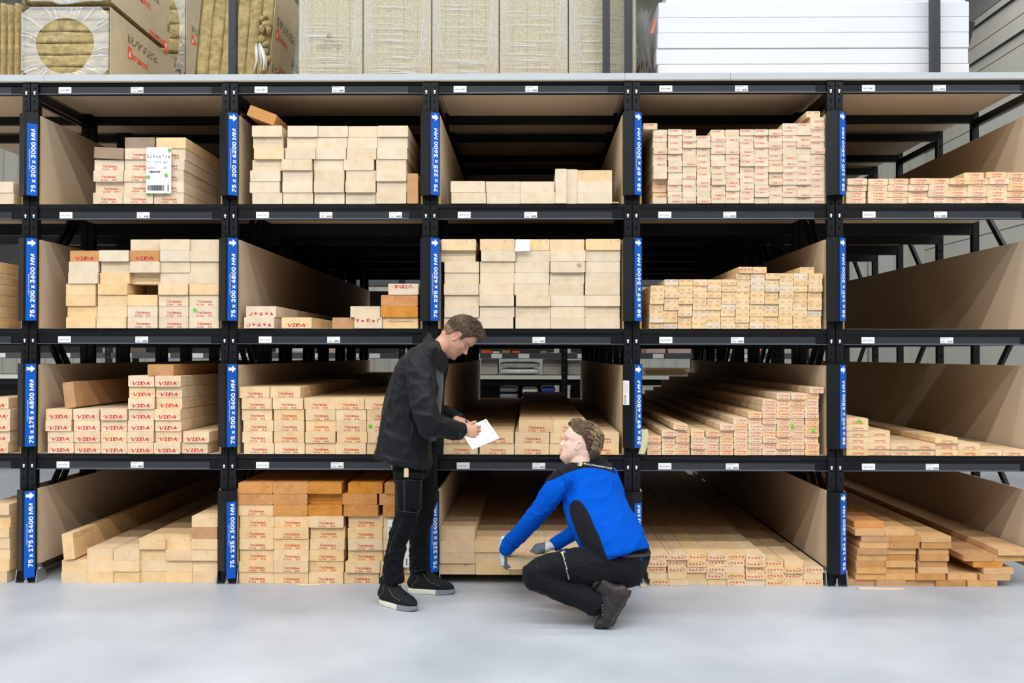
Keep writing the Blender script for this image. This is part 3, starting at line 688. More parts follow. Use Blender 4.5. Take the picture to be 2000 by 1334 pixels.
# ---- row 4
f1 = (0, 880, 4.1667); f2 = (420, 880, 4.1667); f3 = (820, 880, 4.1667); f4 = (1220, 880, 4.1667); f5 = (1560, 880, 4.5455)
bay(4, -1, f1, 1139, 213, T75, 5.4, [[-145], [-130], [-130], [-130], [-130], [-130], [-130]], col='t')
bay(4, 0, f1, 1134, 213, T75, 5.4, [[510, 725, 940, 1155, 1370, 1588], [(505, {}), 723, 943, 1157, 1372, 1595], [(516, {'v': 1, 'tilt': -0.10, 'm': '', 'nostack': 1}), 702, 940, 1157, 1372, 1607],
    [(1153, {'m': 'H'}), (1372, {'m': 'H'}), 1608], [(1560, {'c': 'm'})], [(1575, {'m': 'H'})]], col='t')
oo = {'c': 'o', 'm': ''}
bay(4, 1, f2, 1139.5, 281, T75, 3.0, [[197, 480, 763, 1050, 1338], [198, 481, 764, 1063, 1348], [198, 483, 767, 1083, 1370], [198, 483, 773, 1085, 1370], [198, 483, 775, 1083, 1370],
    [200, 483, 767, 1083, 1370], [168, (452, oo), (735, oo), (1048, oo), (1367, oo)], [(168, oo), (452, oo), (752, {'c': 'o', 'm': '', 'y': .05}), (1035, oo), (1335, oo)], [(175, oo), (458, oo), (750, oo), (1080, oo), (1380, oo)]], mark='S30', col='t', jit=0.012)
pl2 = bay(4, 2, f3, 1121, 283, T75, 5.4, [[165, 453, 740, 1026, 1312], [145, 430, 715, 1000, 1286], [145, 430, (715, {'y': -.50}), 1000, 1286], [(147, {'y': .02})]], col='t', z_base=0.062, jit=0.008)
g = [[205, 363, 520, 677, 832, 988, 1145, 1301, 1457], [192, 350, 507, 664, 822, 985, 1142, 1298, 1455], [183, 350, 508, 665, 822, 985, 1140, 1297, 1460], [187, 350, 508, 668, 824, 983, 1140, 1303], [205, 363, 520, 677, 833, 988]]
bay(4, 3, f4, 1145, 154, T38, 4.8, g, mark=lambda q: q.choice(['J3', 'J3', 'J3', 'J3r', 'J3r', '', '']), col=lambda q: q.choice('tttq'), name='timber_board', noun='board', jit=0.012)
mcol = lambda q: q.choice('mnnn')
bay(4, 4, f5, 1145, 260, T38+0.0005, 4.8, [[398, 660, 928, 1205, 1495], [503, 768, 1035, 1325, 1608], [508, 772, 1062, 1637], [505, 770, 1062, (1550, {'c': 'o'})], [515, 778, 1070, (1462, {'w': 265, 'c': 'm'}), (1737, {})],
    [515, 780, 1070, (1765, {'y': -.01})], [538, 803, 1085], [552, 817, 1082], [495, 762], [(508, {'c': 'o', 'y': .05})]], col=mcol, name='wide_timber_board', noun='wide board', jit=0.012)
# bearers that lift the pile in the 75x225x5400 bay
for i, yy in enumerate((0.35, 1.9, 3.6, 4.9)):
    o = MB().box((XC[2]+0.09, yy, 0), (XC[3]-0.09, yy+0.09, 0.0605)).build('timber_bearer', WOODS['g'], None, (XC[2]+0.09, yy, 0))
    tag(o, 'dark bearer batten on the floor under the 75x225x5400 pile, %s from front' % ORD[i], 'bearer', 'bearers under the raised pile')
# ------------------------------------------------------------------ goods on the top deck
ZD = 3.2835
M_WOOL = mat('mineral_wool', (166, 148, 104), 0.95, spec=0.1, noise_amt=0.28, noise_scale=26, bump=1.0, bump_scale=34)
M_WOOL2 = mat('pressed_mineral_wool', (180, 168, 134), 0.95, spec=0.1, noise_amt=0.16, noise_scale=60, bump=0.7, bump_scale=90)
M_WRAPB = mat('printed_bale_film', (190, 174, 144), 0.35, spec=0.5, noise_amt=0.08, noise_scale=12, bump=0.25, bump_scale=14)
M_FILM = mat('clear_stretch_film', (244, 248, 252), 0.12, spec=0.6, alpha=0.13, bump=0.7, bump_scale=8)
M_FILM2 = mat('crumpled_clear_film', (244, 248, 252), 0.12, spec=0.8, alpha=0.30, bump=1.0, bump_scale=14)
M_FILMW = mat('milky_film_folds', (246, 248, 250), 0.2, spec=0.6, alpha=0.5)
M_ORANGE = mat('orange_print', (236, 84, 38), 0.4)
M_EPS = mat('white_polystyrene', (214, 217, 222), 0.6, spec=0.2, bump=0.08, bump_scale=220)
M_SLATE = mat('slate_steel', (26, 29, 37), 0.4, noise_amt=0.1, noise_scale=8)
M_CARD = mat('brown_cardboard', (176, 132, 84), 0.8, spec=0.1)
M_PRINT = mat('dark_print', (84, 76, 66), 0.7, spec=0.1)
def rough_box(mb, a, b, n=(6, 2, 6), amp=0.006, mi=0, seed=0, M=None, bev=0.02):
    """soft block: subdivided box whose skin wavers, with pulled-in edges"""
    nx, ny, nz = n; a = Vector(a); b = Vector(b); c = (a+b)/2; idx = {}; vs = []; fs = []
    def vid(i, j, k):
        if (i, j, k) in idx: return idx[(i, j, k)]
        p = Vector((a.x+(b.x-a.x)*i/nx, a.y+(b.y-a.y)*j/ny, a.z+(b.z-a.z)*k/nz))
        e = (i in (0, nx)) + (j in (0, ny)) + (k in (0, nz))
        d = (c-p)
        if e >= 2: p += Vector((math.copysign(bev, d.x) if i in (0, nx) else 0, math.copysign(bev, d.y) if j in (0, ny) else 0, math.copysign(bev, d.z) if k in (0, nz) else 0))*(0.45 if e == 2 else 0.6)
        nn = noise.noise_vector(p*7 + Vector((seed*3.1, 0, 0)))
        p += nn*amp
        if M is not None: p = M @ p
        idx[(i, j, k)] = len(vs); vs.append(p); return idx[(i, j, k)]
    for i in range(nx):
        for j in range(ny):
            fs.append((vid(i,j,0), vid(i,j+1,0), vid(i+1,j+1,0), vid(i+1,j,0))); fs.append((vid(i,j,nz), vid(i+1,j,nz), vid(i+1,j+1,nz), vid(i,j+1,nz)))
        for k in range(nz):
            fs.append((vid(i,0,k), vid(i+1,0,k), vid(i+1,0,k+1), vid(i,0,k+1))); fs.append((vid(i,ny,k), vid(i,ny,k+1), vid(i+1,ny,k+1), vid(i+1,ny,k)))
    for j in range(ny):
        for k in range(nz):
            fs.append((vid(0,j,k), vid(0,j,k+1), vid(0,j+1,k+1), vid(0,j+1,k))); fs.append((vid(nx,j,k), vid(nx,j+1,k), vid(nx,j+1,k+1), vid(nx,j,k+1)))
    mb.add(vs, fs, mi); return mb
def deck_box(px0, px1, py0, y, depth):
    """x and z range on the deck from photo edges at depth y"""
    a = P(px0, 100, y); b = P(px1, 100, y); t = P((px0+px1)/2, py0, y)
    return a.x, b.x, t.z
# loose wool slabs at the far left
for i in range(4):
    x0 = P(-14+i*13.8, 100, 0.45).x; x1 = P(-14+(i+1)*13.8, 100, 0.45).x - 0.003
    ht = P(20, 8 - 3*(i % 2) + (6 if i == 0 else 0), 0.45).z
    o = rough_box(MB(), (x0, 0.45, ZD+0.006), (x1-.008, 1.35, ht), (2, 6, 10), 0.004, seed=1, bev=0.006).build('wool_slab', M_WOOL, None, (x0, 0.45, ZD), smooth=True)
    tag(o, '%s of the bare mineral wool slabs standing upright beside the wrapped bales' % ('outermost', 'second', 'third', 'last')[i], 'insulation slab', 'bare mineral wool slabs')
def bale(px0, px1, z0, py_top, y, L, label, slabs=6, vertical=False, tilt=0.0, text=None, hole=True, name='insulation_bale', film=True, wrapw=0.06, zt=None):
    xa, xb, z1 = deck_box(px0, px1, py_top, y, L)
    if zt: z1 = zt
    org = Vector(((xa+xb)/2, y, z0)); t = empty(name, org, label, 'insulation bale', 'wrapped insulation bales')
    M = Matrix.Translation((xa, y, z0)) @ Matrix.Rotation(tilt, 4, 'Y') @ Matrix.Translation((-xa, -y, -z0))
    n = slabs
    for i in range(n):
        if vertical: a, b = (xa+(xb-xa)*i/n+0.002, y+0.012, z0+0.012), (xa+(xb-xa)*(i+1)/n-0.002, y+L-0.012, z1-0.012)
        else: a, b = (xa+0.012, y+0.012+random.uniform(0, .008), z0+(z1-z0)*i/n+0.002+(0.01 if i == 0 else 0)), (xb-0.012, y+L-0.012, z0+(z1-z0)*(i+1)/n-0.002-(0.01 if i == n-1 else 0))
        rough_box(MB(), a, b, (16, 3, 4) if not vertical else (4, 3, 16), 0.0055, seed=i+px0, M=M, bev=0.003).build('slab', M_WOOL, t, org, smooth=True)
    # printed wrap: closed sleeve on the sides, film with an oval opening at the end
    w = MB(); e = 0.004
    def Q(x, yy, z): return M @ Vector((x, yy, z))
    w.add([Q(xb+e, y, z0), Q(xb+e, y+L, z0), Q(xb+e, y+L, z1), Q(xb+e, y, z1), Q(xb+e*2, y, z0), Q(xb+e*2, y+L, z0), Q(xb+e*2, y+L, z1), Q(xb+e*2, y, z1)], [(4,5,6,7), (3,2,1,0), (0,4,7,3), (1,2,6,5)], 0)
    w.add([Q(xa-e, y, z1+e), Q(xb+e, y, z1+e), Q(xb+e, y+L, z1+e), Q(xa-e, y+L, z1+e)], [(0,1,2,3)], 0)
    w.add([Q(xa-e, y, z0), Q(xa-e, y+L, z0), Q(xa-e, y+L, z1), Q(xa-e, y, z1)], [(3,2,1,0)], 0)
    w.build('printed_sleeve', M_WRAPB, t, org)
    if film:
        z0 += .008; f = MB(); n2 = 28; cx, cz = (xa+xb)/2, z0+(z1-z0)*0.44; rx, rz = (xb-xa)*0.33, (z1-z0)*0.40
        ring = []
        for q in range(3):
            s_ = (1.0, 1.25, None)[q]; row = []
            for i in range(n2):
                an = 2*PI*i/n2; cxn, szn = math.cos(an), math.sin(an)
                if s_: x, z = cx+rx*s_*cxn*(1+0.05*math.sin(3*an)), cz+rz*s_*szn
                else:
                    m_ = max(abs(cxn), abs(szn)); x, z = (xa+xb)/2+(xb-xa)/2*cxn/m_, (z0+z1)/2+(z1-z0)/2*szn/m_
                row.append(Q(x, y-0.006-(0.010*math.sin(9*an+q*2) if q == 1 else 0), z))
            ring.append(row)
        vs = [p for row in ring for p in row]; fs = []
        for q in range(2):
            for i in range(n2): fs.append((q*n2+i, q*n2+(i+1) % n2, (q+1)*n2+(i+1) % n2, (q+1)*n2+i))
        f.add(vs, fs, 0)
        # folds
        for i in range(n2):
            an = 2*PI*i/n2+random.uniform(-.45, .45); m_ = max(abs(math.cos(an)), abs(math.sin(an)))
            p0 = Q(cx+rx*math.cos(an), y-0.008, cz+rz*math.sin(an)); p1 = Q((xa+xb)/2+(xb-xa)/2*math.cos(an)/m_, y-0.008, (z0+z1)/2+(z1-z0)/2*math.sin(an)/m_)
            f.tube([p0, (p0+p1)/2+Vector((0.01, -0.006, 0.006)), p1], [0.0012, random.uniform(.002, .005), 0.0015], 4, 1, cap=False)
        f.build('clear_end_film', [M_FILM2, M_FILMW], t, org, smooth=True)
    if text:
        tm = MB(); xx = xb+e*2+0.001
        H = z1-z0
        for (yy, zz, hh, rot) in text:
            ux = Vector((0, 1, 0)) if not rot else Vector((0, -1, 0)); uz = Vector((0, 0, 1)) if not rot else Vector((0, 0, -1))
            m2 = MB(); put_text(m2, 'ROCKWOOL', (xx, y+yy+(hh*1.3 if not rot else -hh*1.3), z0+zz), ux, uz, hh, w=hh*5.2, mi=0, bold=0.03)
            c0 = Vector((xx, y+yy, z0+zz)); q0 = c0-uz*hh*0.25
            m2.add([q0, q0+ux*hh*1.15, q0+ux*hh*1.15+uz*hh*1.6, q0+uz*hh*1.6], [(0,1,2,3)], 0)
            g0 = q0+Vector((0.0006, 0, 0)); m2.add([g0+ux*hh*.2+uz*hh*.3, g0+ux*hh*.5+uz*hh*.3, g0+ux*hh*.58+uz*hh*1.2, g0+ux*hh*.95+uz*hh*.3, g0+ux*hh*.7+uz*hh*.3, g0+ux*hh*.58+uz*hh*.8], [(0,1,2), (2,3,4,5)], 1)
            for v, fc, mi in [(m2.v, m2.f, m2.m)]:
                n0 = len(tm.v); tm.v += [tuple(M @ Vector(p)) for p in v]; tm.f += [tuple(i+n0 for i in ff) for ff in fc]; tm.m += mi
            for q in range(5):
                zz2 = z0+zz+hh*1.8+q*0.012
                if zz2 > z1-0.02: break
                a_ = y+yy; b_ = a_+(0.5 if not rot else 0.3)
                x_ = a_
                while x_ < b_:
                    l_ = random.uniform(.02, .05); tm.add([M @ Vector((xx, x_, zz2)), M @ Vector((xx, x_+l_, zz2)), M @ Vector((xx, x_+l_, zz2+.006)), M @ Vector((xx, x_, zz2+.006))], [(0,1,2,3)], 2); x_ += l_+random.uniform(.012, .06)
        tm.build('printed_logo', [M_ORANGE, M_LETW, M_PRINT], t, org)
    return t
zb1 = P(128, 14, 0.10).z
bale(42, 213, ZD+0.014, 14, 0.10, 1.15, 'lower wrapped wool bale, oval opening in its film, at the left of the deck', 6, text=[(0.28, 0.22, 0.055, False), (0.95, 0.08, 0.055, True)])
bale(44, 216, zb1+0.03, -110, 0.10, 1.02, 'upper wrapped wool bale lying on the lower one', 6, text=[(0.30, 0.17, 0.055, False), (0.98, 0.03, 0.055, True)])
bale(296, 362, ZD+0.38, -40, 1.50, 0.55, 'wrapped wool bale lying further back between the two front bales', 7, film=True, text=[(0.12, 0.35, 0.05, False)])
bale(300, 352, ZD+0.012, 136, 1.45, 0.6, 'low flat wrapped bale on the deck under the rear one', 2)
bale(380, 522, ZD+0.10, -60, 0.42, 0.62, 'leaning torn wool bale behind the black upright', 6, vertical=True, tilt=0.09, film=False, text=[(0.06, 0.02, 0.05, False), (0.08, 0.36, 0.05, False), (0.55, 0.20, 0.05, True)])
m = rough_box(MB(), (P(400, 130, .5).x, 0.45, ZD+0.001), (P(480, 130, .5).x, 1.0, ZD+0.034), (6, 4, 2), 0.003, bev=0.008)
tag(m.build('wrapped_offcut', M_WRAPB, None, (P(400, 130, .5).x, 0.45, ZD), smooth=True), 'flat wrapped offcut under the leaning bale', 'insulation offcut')
tf = MB()     # torn film rag at the leaning bale
pts = [P(505, 85, .38), P(508, 100, .37), P(511, 118, .37), P(508, 138, .38)]
for q in range(7):
    off = Vector((random.uniform(-.02, .02), random.uniform(-.02, .01), 0)); tf.tube([p+off*(1+i*.6) for i, p in enumerate(pts)], [.004, .012, .009, .003], 5, 0)
for q in range(26):
    p = P(random.uniform(508, 527), random.uniform(30, 138), .40); rough_box(tf, p-Vector((.018,)*3), p+Vector((.018, .02, .024)), (2, 2, 2), .012, 1, seed=q, bev=.008)
tag(tf.build('torn_wool', [M_FILMW, M_WOOL], None, P(510, 140, .38), smooth=True), 'torn tuft of wool and film hanging from the leaning bale corner', 'torn insulation')
# long row of shrink-wrapped slab packs
xs = [583, 709, 843, 975, 1110, 1243]
for i in range(5):
    xa, xb = P(xs[i], 80, .12).x+0.0035, P(xs[i+1], 80, .12).x-0.0035
    org = (xa, .12, ZD); t = empty('slab_pack', org, '%s shrink-wrapped pack of beige wool slabs counted from the leaning bale' % ORD[i], 'insulation pack', 'shrink-wrapped slab packs')
    n = 5
    for q in range(n):
        a = xa+(xb-xa)*q/n; b_ = xa+(xb-xa)*(q+1)/n+0.0004
        rough_box(MB(), (a, .12+random.uniform(0, .003), ZD+0.004), (b_, 1.3, ZD+0.78), (2, 3, 8), 0.0008, seed=i*7, bev=0.002).build('slab', M_WOOL2, t, org)
    f = MB(); yy = .112
    for q in range(34):      # taut film strands
        z = ZD+random.choice((random.uniform(.02, .15), random.uniform(.15, .5))); l = random.uniform(.4, 1.0)*(xb-xa); x = random.uniform(xa, xb-l)
        f.tube([(x, yy, z), (x+l*.5, yy-.001, z-.002), (x+l, yy, z-random.uniform(.002, .02))], [.0004, random.uniform(.0008, .0022), .0004], 4, 1, cap=False)
    for s, x in ((1, xa+.012), (-1, xb-.012)):
        for q in range(7):
            f.tube([(x+s*q*.006, yy, ZD+.55), (x+s*q*.009, yy-.002, ZD+.20), (x+s*(.01+q*.018), yy, ZD+.03+random.uniform(0, .03))], [.001, .0016, .0008], 4, 1, cap=False)
    nX = 8
    vs = [(xa-.002+(xb-xa+.004)*u/nX, yy+.003*math.sin(u*2.1+v), ZD+.003+.77*v/6) for v in range(7) for u in range(nX+1)]
    f.add(vs, [(v*(nX+1)+u, v*(nX+1)+u+1, (v+1)*(nX+1)+u+1, (v+1)*(nX+1)+u) for v in range(6) for u in range(nX)], 0)
    f.build('shrink_film', [M_FILM, M_FILMW], t, org, smooth=True)
    if i == 0:
        tm = MB(); cx = P(643, 80, .11).x; z = P(643, 80, .11).z
        put_text(tm, '50033865', (cx, .1075, z), XH, ZH, .014, w=.075, mi=0, center=True); put_text(tm, '100000553  2200Ureo0', (cx, .1075, z-.026), XH, ZH, .014, w=.17, mi=0, center=True)
        put_text(tm, '20000335     CPZ', (cx, .1075, z-.052), XH, ZH, .012, w=.16, mi=0, center=True)
        r_ = .017; c_ = Vector((cx, .1075, z+.034)); pt = [c_+Vector((r_*math.sin(2*PI*q/3), 0, r_*math.cos(2*PI*q/3))) for q in range(3)]
        for q in range(3):
            a, b_ = pt[q], pt[(q+1) % 3]; tm.tube([a.lerp(b_, .12), a.lerp(b_, .88)], .0016, 4, 0)
        tm.build('printing', M_PRINT, t, org)
# crumpled film and cardboard between packs and foam boards
t = empty('crumpled_packaging', (P(1262, 100, .15).x, .2, ZD), 'crumpled clear film with red print and cardboard wedged beside the foam boards', 'packaging')
O = (P(1262, 100, .15).x, .2, ZD); xa, xb = P(1248, 100, .2).x, P(1268, 100, .2).x
f = MB()
for q in range(7):
    x = xa+(xb-xa)*q/6; vs = []
    for v in range(9):
        for u in range(4): vs.append((x+.02*math.sin(v*1.7+q*2+u), .15+u*.10+.03*math.cos(v+q), ZD+.003+.06*v))
    f.add(vs, [(v*4+u, v*4+u+1, (v+1)*4+u+1, (v+1)*4+u) for v in range(8) for u in range(3)], 0)
f.build('clear_film', M_FILM2, t, O, smooth=True)
f = MB()
for q in range(4):
    x = xa+.02+q*.016; f.box((x, .30, ZD+.003), (x+.005, .9, ZD+.17+q*.012), 0, Matrix.Rotation(.04*(q-1), 3, 'Y'))
f.build('cardboard', M_CARD, t, O)
p0, p1 = P(1270, 65, .13), P(1282, 30, .13); f = MB(); f.add([p0, p0+Vector((.018, 0, 0)), p1+Vector((.004, .02, 0)), p1+Vector((-.008, .02, -.02))], [(0,1,2,3)], 0); f.build('red_print', M_ORANGE, t, O)
# foam boards
seamz = [P(1580, v, .12).z for v in (140, 125.0, 94.3, 64, 33.5, 3)]
for i in range(5):
    z0 = ZD+0.001 if i == 0 else seamz[i]+0.002; z1 = seamz[i+1]
    dx = (0.004, -0.006, 0.0, 0.004, 0.008)[i]
    xa, xb = P(1284, 80, .12).x+dx, P(1893, 80, .12).x+dx*.6
    o = MB().box((xa, .12+abs(dx), z0), (xb, 1.32, z1)).build('foam_board', M_EPS, None, (xa, .12, z0), bevel=.004)
    tag(o, 'thick white foam board, %s of the stack beside the crumpled film' % ('lowest', 'second up', 'third up', 'fourth up', 'topmost full one')[i], 'foam board', 'white foam boards')
o = MB().box((P(1300, 3, .2).x, .2, seamz[5]+.002), (P(1886, 3, .2).x, 1.3, seamz[5]+.10)).build('foam_board', M_EPS, None, (P(1300, 3, .2).x, .2, seamz[5]), bevel=.004)
tag(o, 'foam board cut by the top picture edge, set slightly back', 'foam board', 'white foam boards')
# slender posts standing on the deck
for (a, b_, lab) in ((446, 460, 'slate steel post standing in front of the leaning wool bale'), (1178, 1191.5, 'slate steel post before the last wrapped pack, one of two'), (1221, 1235.5, 'slate steel post beside the crumpled film'), (1820.5, 1837, 'slate steel post in front of the foam boards')):
    xa, xb = P(a, 60, .02).x, P(b_, 60, .02).x
    m = MB().prism([(xa, .02), (xb, .02), (xb, .075), (xb-.005, .075), (xb-.005, .026), (xa+.005, .026), (xa+.005, .075), (xa, .075)], 2, ZD+0.001, 5.6)
    tag(m.build('deck_post', M_SLATE, None, (xa, .02, ZD)), lab, 'steel post', 'posts on the deck')
# dark folded lid end beside the foam
o = MB().box((P(1894, 60, .5).x, .8, ZD+.002), (P(1894, 60, .5).x+.10, .88, ZD+.62), 0, Matrix.Rotation(.25, 3, 'Y')).build('bracket_arm', M_BLACK2, None, (P(1894, 60, .5).x, .8, ZD+.36))
tag(o, 'short dark brown steel arm sticking out beside the foam stack', 'bracket')
# ------------------------------------------------------------------ hall and what stands behind the rack
M_CLAD = mat('cream_cladding', (196, 194, 184), 0.5, noise_amt=0.03, noise_scale=2)
M_WALLG = mat('grey_wall_panel', (150, 150, 148), 0.55, noise_amt=0.03, noise_scale=2)
M_WALLL = mat('light_wall_panel', (214, 211, 202), 0.55, noise_amt=0.03, noise_scale=2)
M_BLUEF = mat('blue_frame', (30, 70, 190), 0.4)
M_GLASSW = mat('daylight_pane', (220, 232, 245), 0.2, emit=((215, 230, 250), 0.9))
YB, XR, ZC = 16.0, 9.0, 10.4
# back wall of upright cladding ribs
m = MB(); m.box((-16, YB, 0), (XR, YB+.2, ZC), 0)
x = -15.8
while x < XR-.2:
    m.box((x, YB-.03, 0), (x+.03, YB+.01, ZC), 0); x += .33
tag(m.build('wall_back', M_CLAD), kind='structure')
m = MB(); zz = 0; i = 0
while zz < ZC:
    h = 0.55 if zz < 7.9 else 1.25
    mi = 0 if zz < 7.9 else 1
    m.box((XR, -9, zz+.012), (XR+.15, YB, min(zz+h, ZC)-.012), mi); zz += h
m.box((XR+.02, -9, 0), (XR+.16, YB, ZC), 1)
w = m.build('wall_right', [M_WALLL, M_WALLG]); tag(w, kind='structure')
for zz in (7.35, 8.05): 
    t_ = MB().box((XR-.05, -9, zz), (XR-.001, YB-.05, zz+.025)).build('trim_1' if zz < 8 else 'trim_2', M_BLACK2); tag(t_, kind='structure')
tag(MB().box((-16, -9, ZC), (XR+.2, YB+.2, ZC+.2)).build('ceiling', M_WALLG), kind='structure')
tag(MB().box((-16.2, -9, 0), (-16, YB, ZC)).build('wall_left', M_WALLL), kind='structure')
# blue framed window in the back wall
wy = YB-.06; a = P(1921, 690, wy); b_ = P(2035, 690, wy); zt, zb = P(1980, 640, wy).z, P(1980, 706, wy).z
t = empty('window_1', (a.x, wy, zb)); tag(t, kind='structure')
MB().box((a.x, wy, zb-.10), (b_.x, wy+.05, zb)).box((a.x, wy, zt), (b_.x, wy+.05, zt+.1)).box((a.x-.05, wy, zb-.1), (a.x+.05, wy+.05, zt+.1)).box((P(1995, 690, wy).x, wy, zb-.1), (P(2004, 690, wy).x, wy+.05, zt+.1)).build('window_frame', M_BLUEF, t, (a.x, wy, zb))
MB().box((a.x, wy+.03, zb), (b_.x, wy+.04, zt)).build('pane', M_GLASSW, t, (a.x, wy, zb))
o = MB().box((P(1885, 430, wy).x, wy, P(1900, 452, wy).z), (P(2050, 430, wy).x, wy+.05, P(1900, 418, wy).z)).build('wall_sign', M_BLUEF, None, (P(1885, 430, wy).x, wy, P(1900, 452, wy).z))
tag(o, 'plain blue panel high on the back wall behind the empty bay', 'sign panel')
M_REDB = mat('red_alarm_box', (196, 50, 40), 0.4)
c_ = P(1488, 689, YB-.05); t = empty('alarm_box', c_, 'small red call box on the cream back wall', 'alarm box')
MB().box(c_+Vector((-.06, -.04, -.04)), c_+Vector((.06, .05, .06))).build('housing', M_REDB, t, c_)
MB().tube([c_+Vector((0, 0, -.04)), c_+Vector((.01, 0, -.5))], .012, 6).build('cable', M_BLACK2, t, c_)
# second rack across the aisle
YR = 8.2
M_GREYB = mat('grey_rack_beam', (74, 76, 80), 0.4)
M_SHW = mat('white_shelf_edge', (222, 222, 210), 0.5)
M_LIME = mat('lime_edge', (188, 200, 130), 0.5)
kp = [-8.9, -6.3, -3.9, -1.9, 0.52, 2.6, 4.3]
for i, x in enumerate(kp):
    m = MB().box((x-.045, YR, 0), (x+.045, YR+.06, 3.2), 0).box((x-.045, YR+1.0, 0), (x+.045, YR+1.06, 3.2), 0)
    for z in [.1+.11*q for q in range(27)]: m.disc((x, YR-.001, z), .011, depth=.0008, n=6, mi=1)
    tag(m.build('aisle_rack_post', [M_BLACK2, M_GINK], None, (x, YR, 0)), 'dark post pair of the rack across the rear aisle, %s in line' % ORD[i], 'rack post', 'posts of the rear aisle rack')
zl = [(.30, 'lowest'), (1.10, 'white-edged'), (1.405, 'price-tagged'), (2.5, 'highest')]
for i in range(6):
    for j, (z, w_) in enumerate(zl):
        xa, xb = kp[i]+.045, kp[i+1]-.045; o0 = (xa, YR, z)
        t = empty('aisle_rack_shelf', o0, '%s shelf of the rear aisle rack, %s section in line' % (w_, ORD[i]), 'rack shelf', 'shelves of the rear aisle rack')
        MB().box((xa, YR, z), (xb, YR+.04, z+.085 if j != 1 else z+.06)).build('beam', M_GREYB if j != 1 else M_SHW, t, o0)
        if j == 1: MB().box((xa, YR+.045, z-.09), (xb, YR+.08, z-.001)).build('under_beam', M_BLACK, t, o0)
        MB().box((xa, YR+.045, z+.04), (xb, YR+1.0, z+.058)).build('shelf_top', M_CLAD if j == 1 else M_MDF, t, o0)
        if j == 2:
            tg = MB(); x = xa+.15
            while x < xb-.3:
                tg.box((x, YR-.004, z+.01), (x+.16, YR-.001, z+.075)); x += random.uniform(.3, .75)
            tg.build('price_labels', M_PLAST, t, o0)
# goods on it
M_BAGW = mat('white_printed_sack', (214, 216, 216), 0.4, noise_amt=0.22, noise_scale=6, bump=.6, bump_scale=9)
M_BAGG = mat('grey_printed_sack', (130, 134, 140), 0.4, noise_amt=0.25, noise_scale=5, bump=.6, bump_scale=9)
M_BAGB = mat('blue_printed_sack', (60, 92, 178), 0.4, noise_amt=0.2, noise_scale=6, bump=.6, bump_scale=9)
M_PINK = mat('pinkish_brick_pack', (206, 176, 168), 0.6, noise_amt=0.15, noise_scale=8)
M_SLAT = mat('grey_block_pack', (168, 164, 154), 0.7, noise_amt=0.1, noise_scale=8)
goods = [(975, 1055, 1.16, .20, M_BAGW, 'white printed sack pile on the white-edged rear shelf', 'sack'), (938, 972, 1.16, .24, M_SLAT, 'grey block pack on the rear shelf beside the white sacks', 'pack'), (1060, 1098, 1.16, .24, M_SLAT, 'grey block pack on the rear shelf at the other side of the sacks', 'pack'), (1108, 1140, 1.16, .22, M_SLAT, 'grey block pack beyond the rear post', 'pack'),
 (975, 1012, .37, .62, M_BAGG, 'grey sack pile on the low rear shelf', 'sack'), (1018, 1052, .37, .60, M_BAGW, 'white sack pile on the low rear shelf', 'sack'), (1056, 1085, .37, .62, M_BAGB, 'blue sack pile on the low rear shelf', 'sack'),
 (938, 960, 1.465, .07, M_ORANGE, 'orange box on the tagged rear shelf', 'box'), (962, 975, 1.465, .05, M_PLAST, 'white box on the tagged rear shelf next to the orange one', 'box'), (980, 996, 1.465, .07, M_CARD, 'cardboard box on the tagged rear shelf', 'box'), (1000, 1016, 1.465, .06, M_ORANGE, 'second orange box on the tagged rear shelf', 'box'), (1056, 1068, 1.465, .06, M_CARD, 'small carton alone on the tagged rear shelf', 'box'),
 (1262, 1300, 1.465, .14, M_PINK, 'pinkish wrapped pack on the rear shelf behind the stud pile', 'pack'), (1304, 1350, 1.465, .15, M_PINK, 'second pinkish wrapped pack on the rear shelf', 'pack'), (1264, 1352, 1.165, .1, M_CARD, 'brown board stack on the white-edged rear shelf', 'board stack'),
 (1400, 1440, 1.465, .14, M_PINK, 'third pinkish pack on the rear shelf behind the rack posts', 'pack'), (560, 600, 1.465, .14, M_BAGW, 'pale sack on the tagged rear shelf, centre of the second column', 'sack'), (630, 680, 1.465, .1, M_PINK, 'pale pink pack on the tagged rear shelf', 'pack'), (200, 250, 1.465, .1, M_SLAT, 'pale block pack on the tagged rear shelf, first column', 'pack')]
for (a, b_, z, h, mm, lab, cat) in goods:
    xa, xb = P(a, 690, YR+.1).x, P(b_, 690, YR+.1).x
    o = empty('stored_' + {'sack': 'sack', 'pack': 'pack', 'box': 'carton', 'board stack': 'board'}[cat], (xa, YR+.1, z), lab, cat)
    n = max(1, round(h/.11)) if cat == 'sack' else (5 if cat == 'board stack' else 1)
    for q in range(n):
        rough_box(MB(), (xa+random.uniform(0, .01), YR+.1, z+h*q/n+.008), (xb, YR+.8, z+h*(q+1)/n-.001), (5, 4, 3), .006 if cat == 'sack' else .001, seed=q+a, bev=.03 if cat == 'sack' else .004).build('sack' if cat == 'sack' else ('board' if cat == 'board stack' else 'wrapped_block'), mm, o, (xa, YR+.1, z), smooth=cat == 'sack')
M_DARKW = mat('dark_gap_fill', (34, 34, 38), 0.5, noise_amt=.2, noise_scale=3)  # near-black blocks added to darken the gaps behind the timber
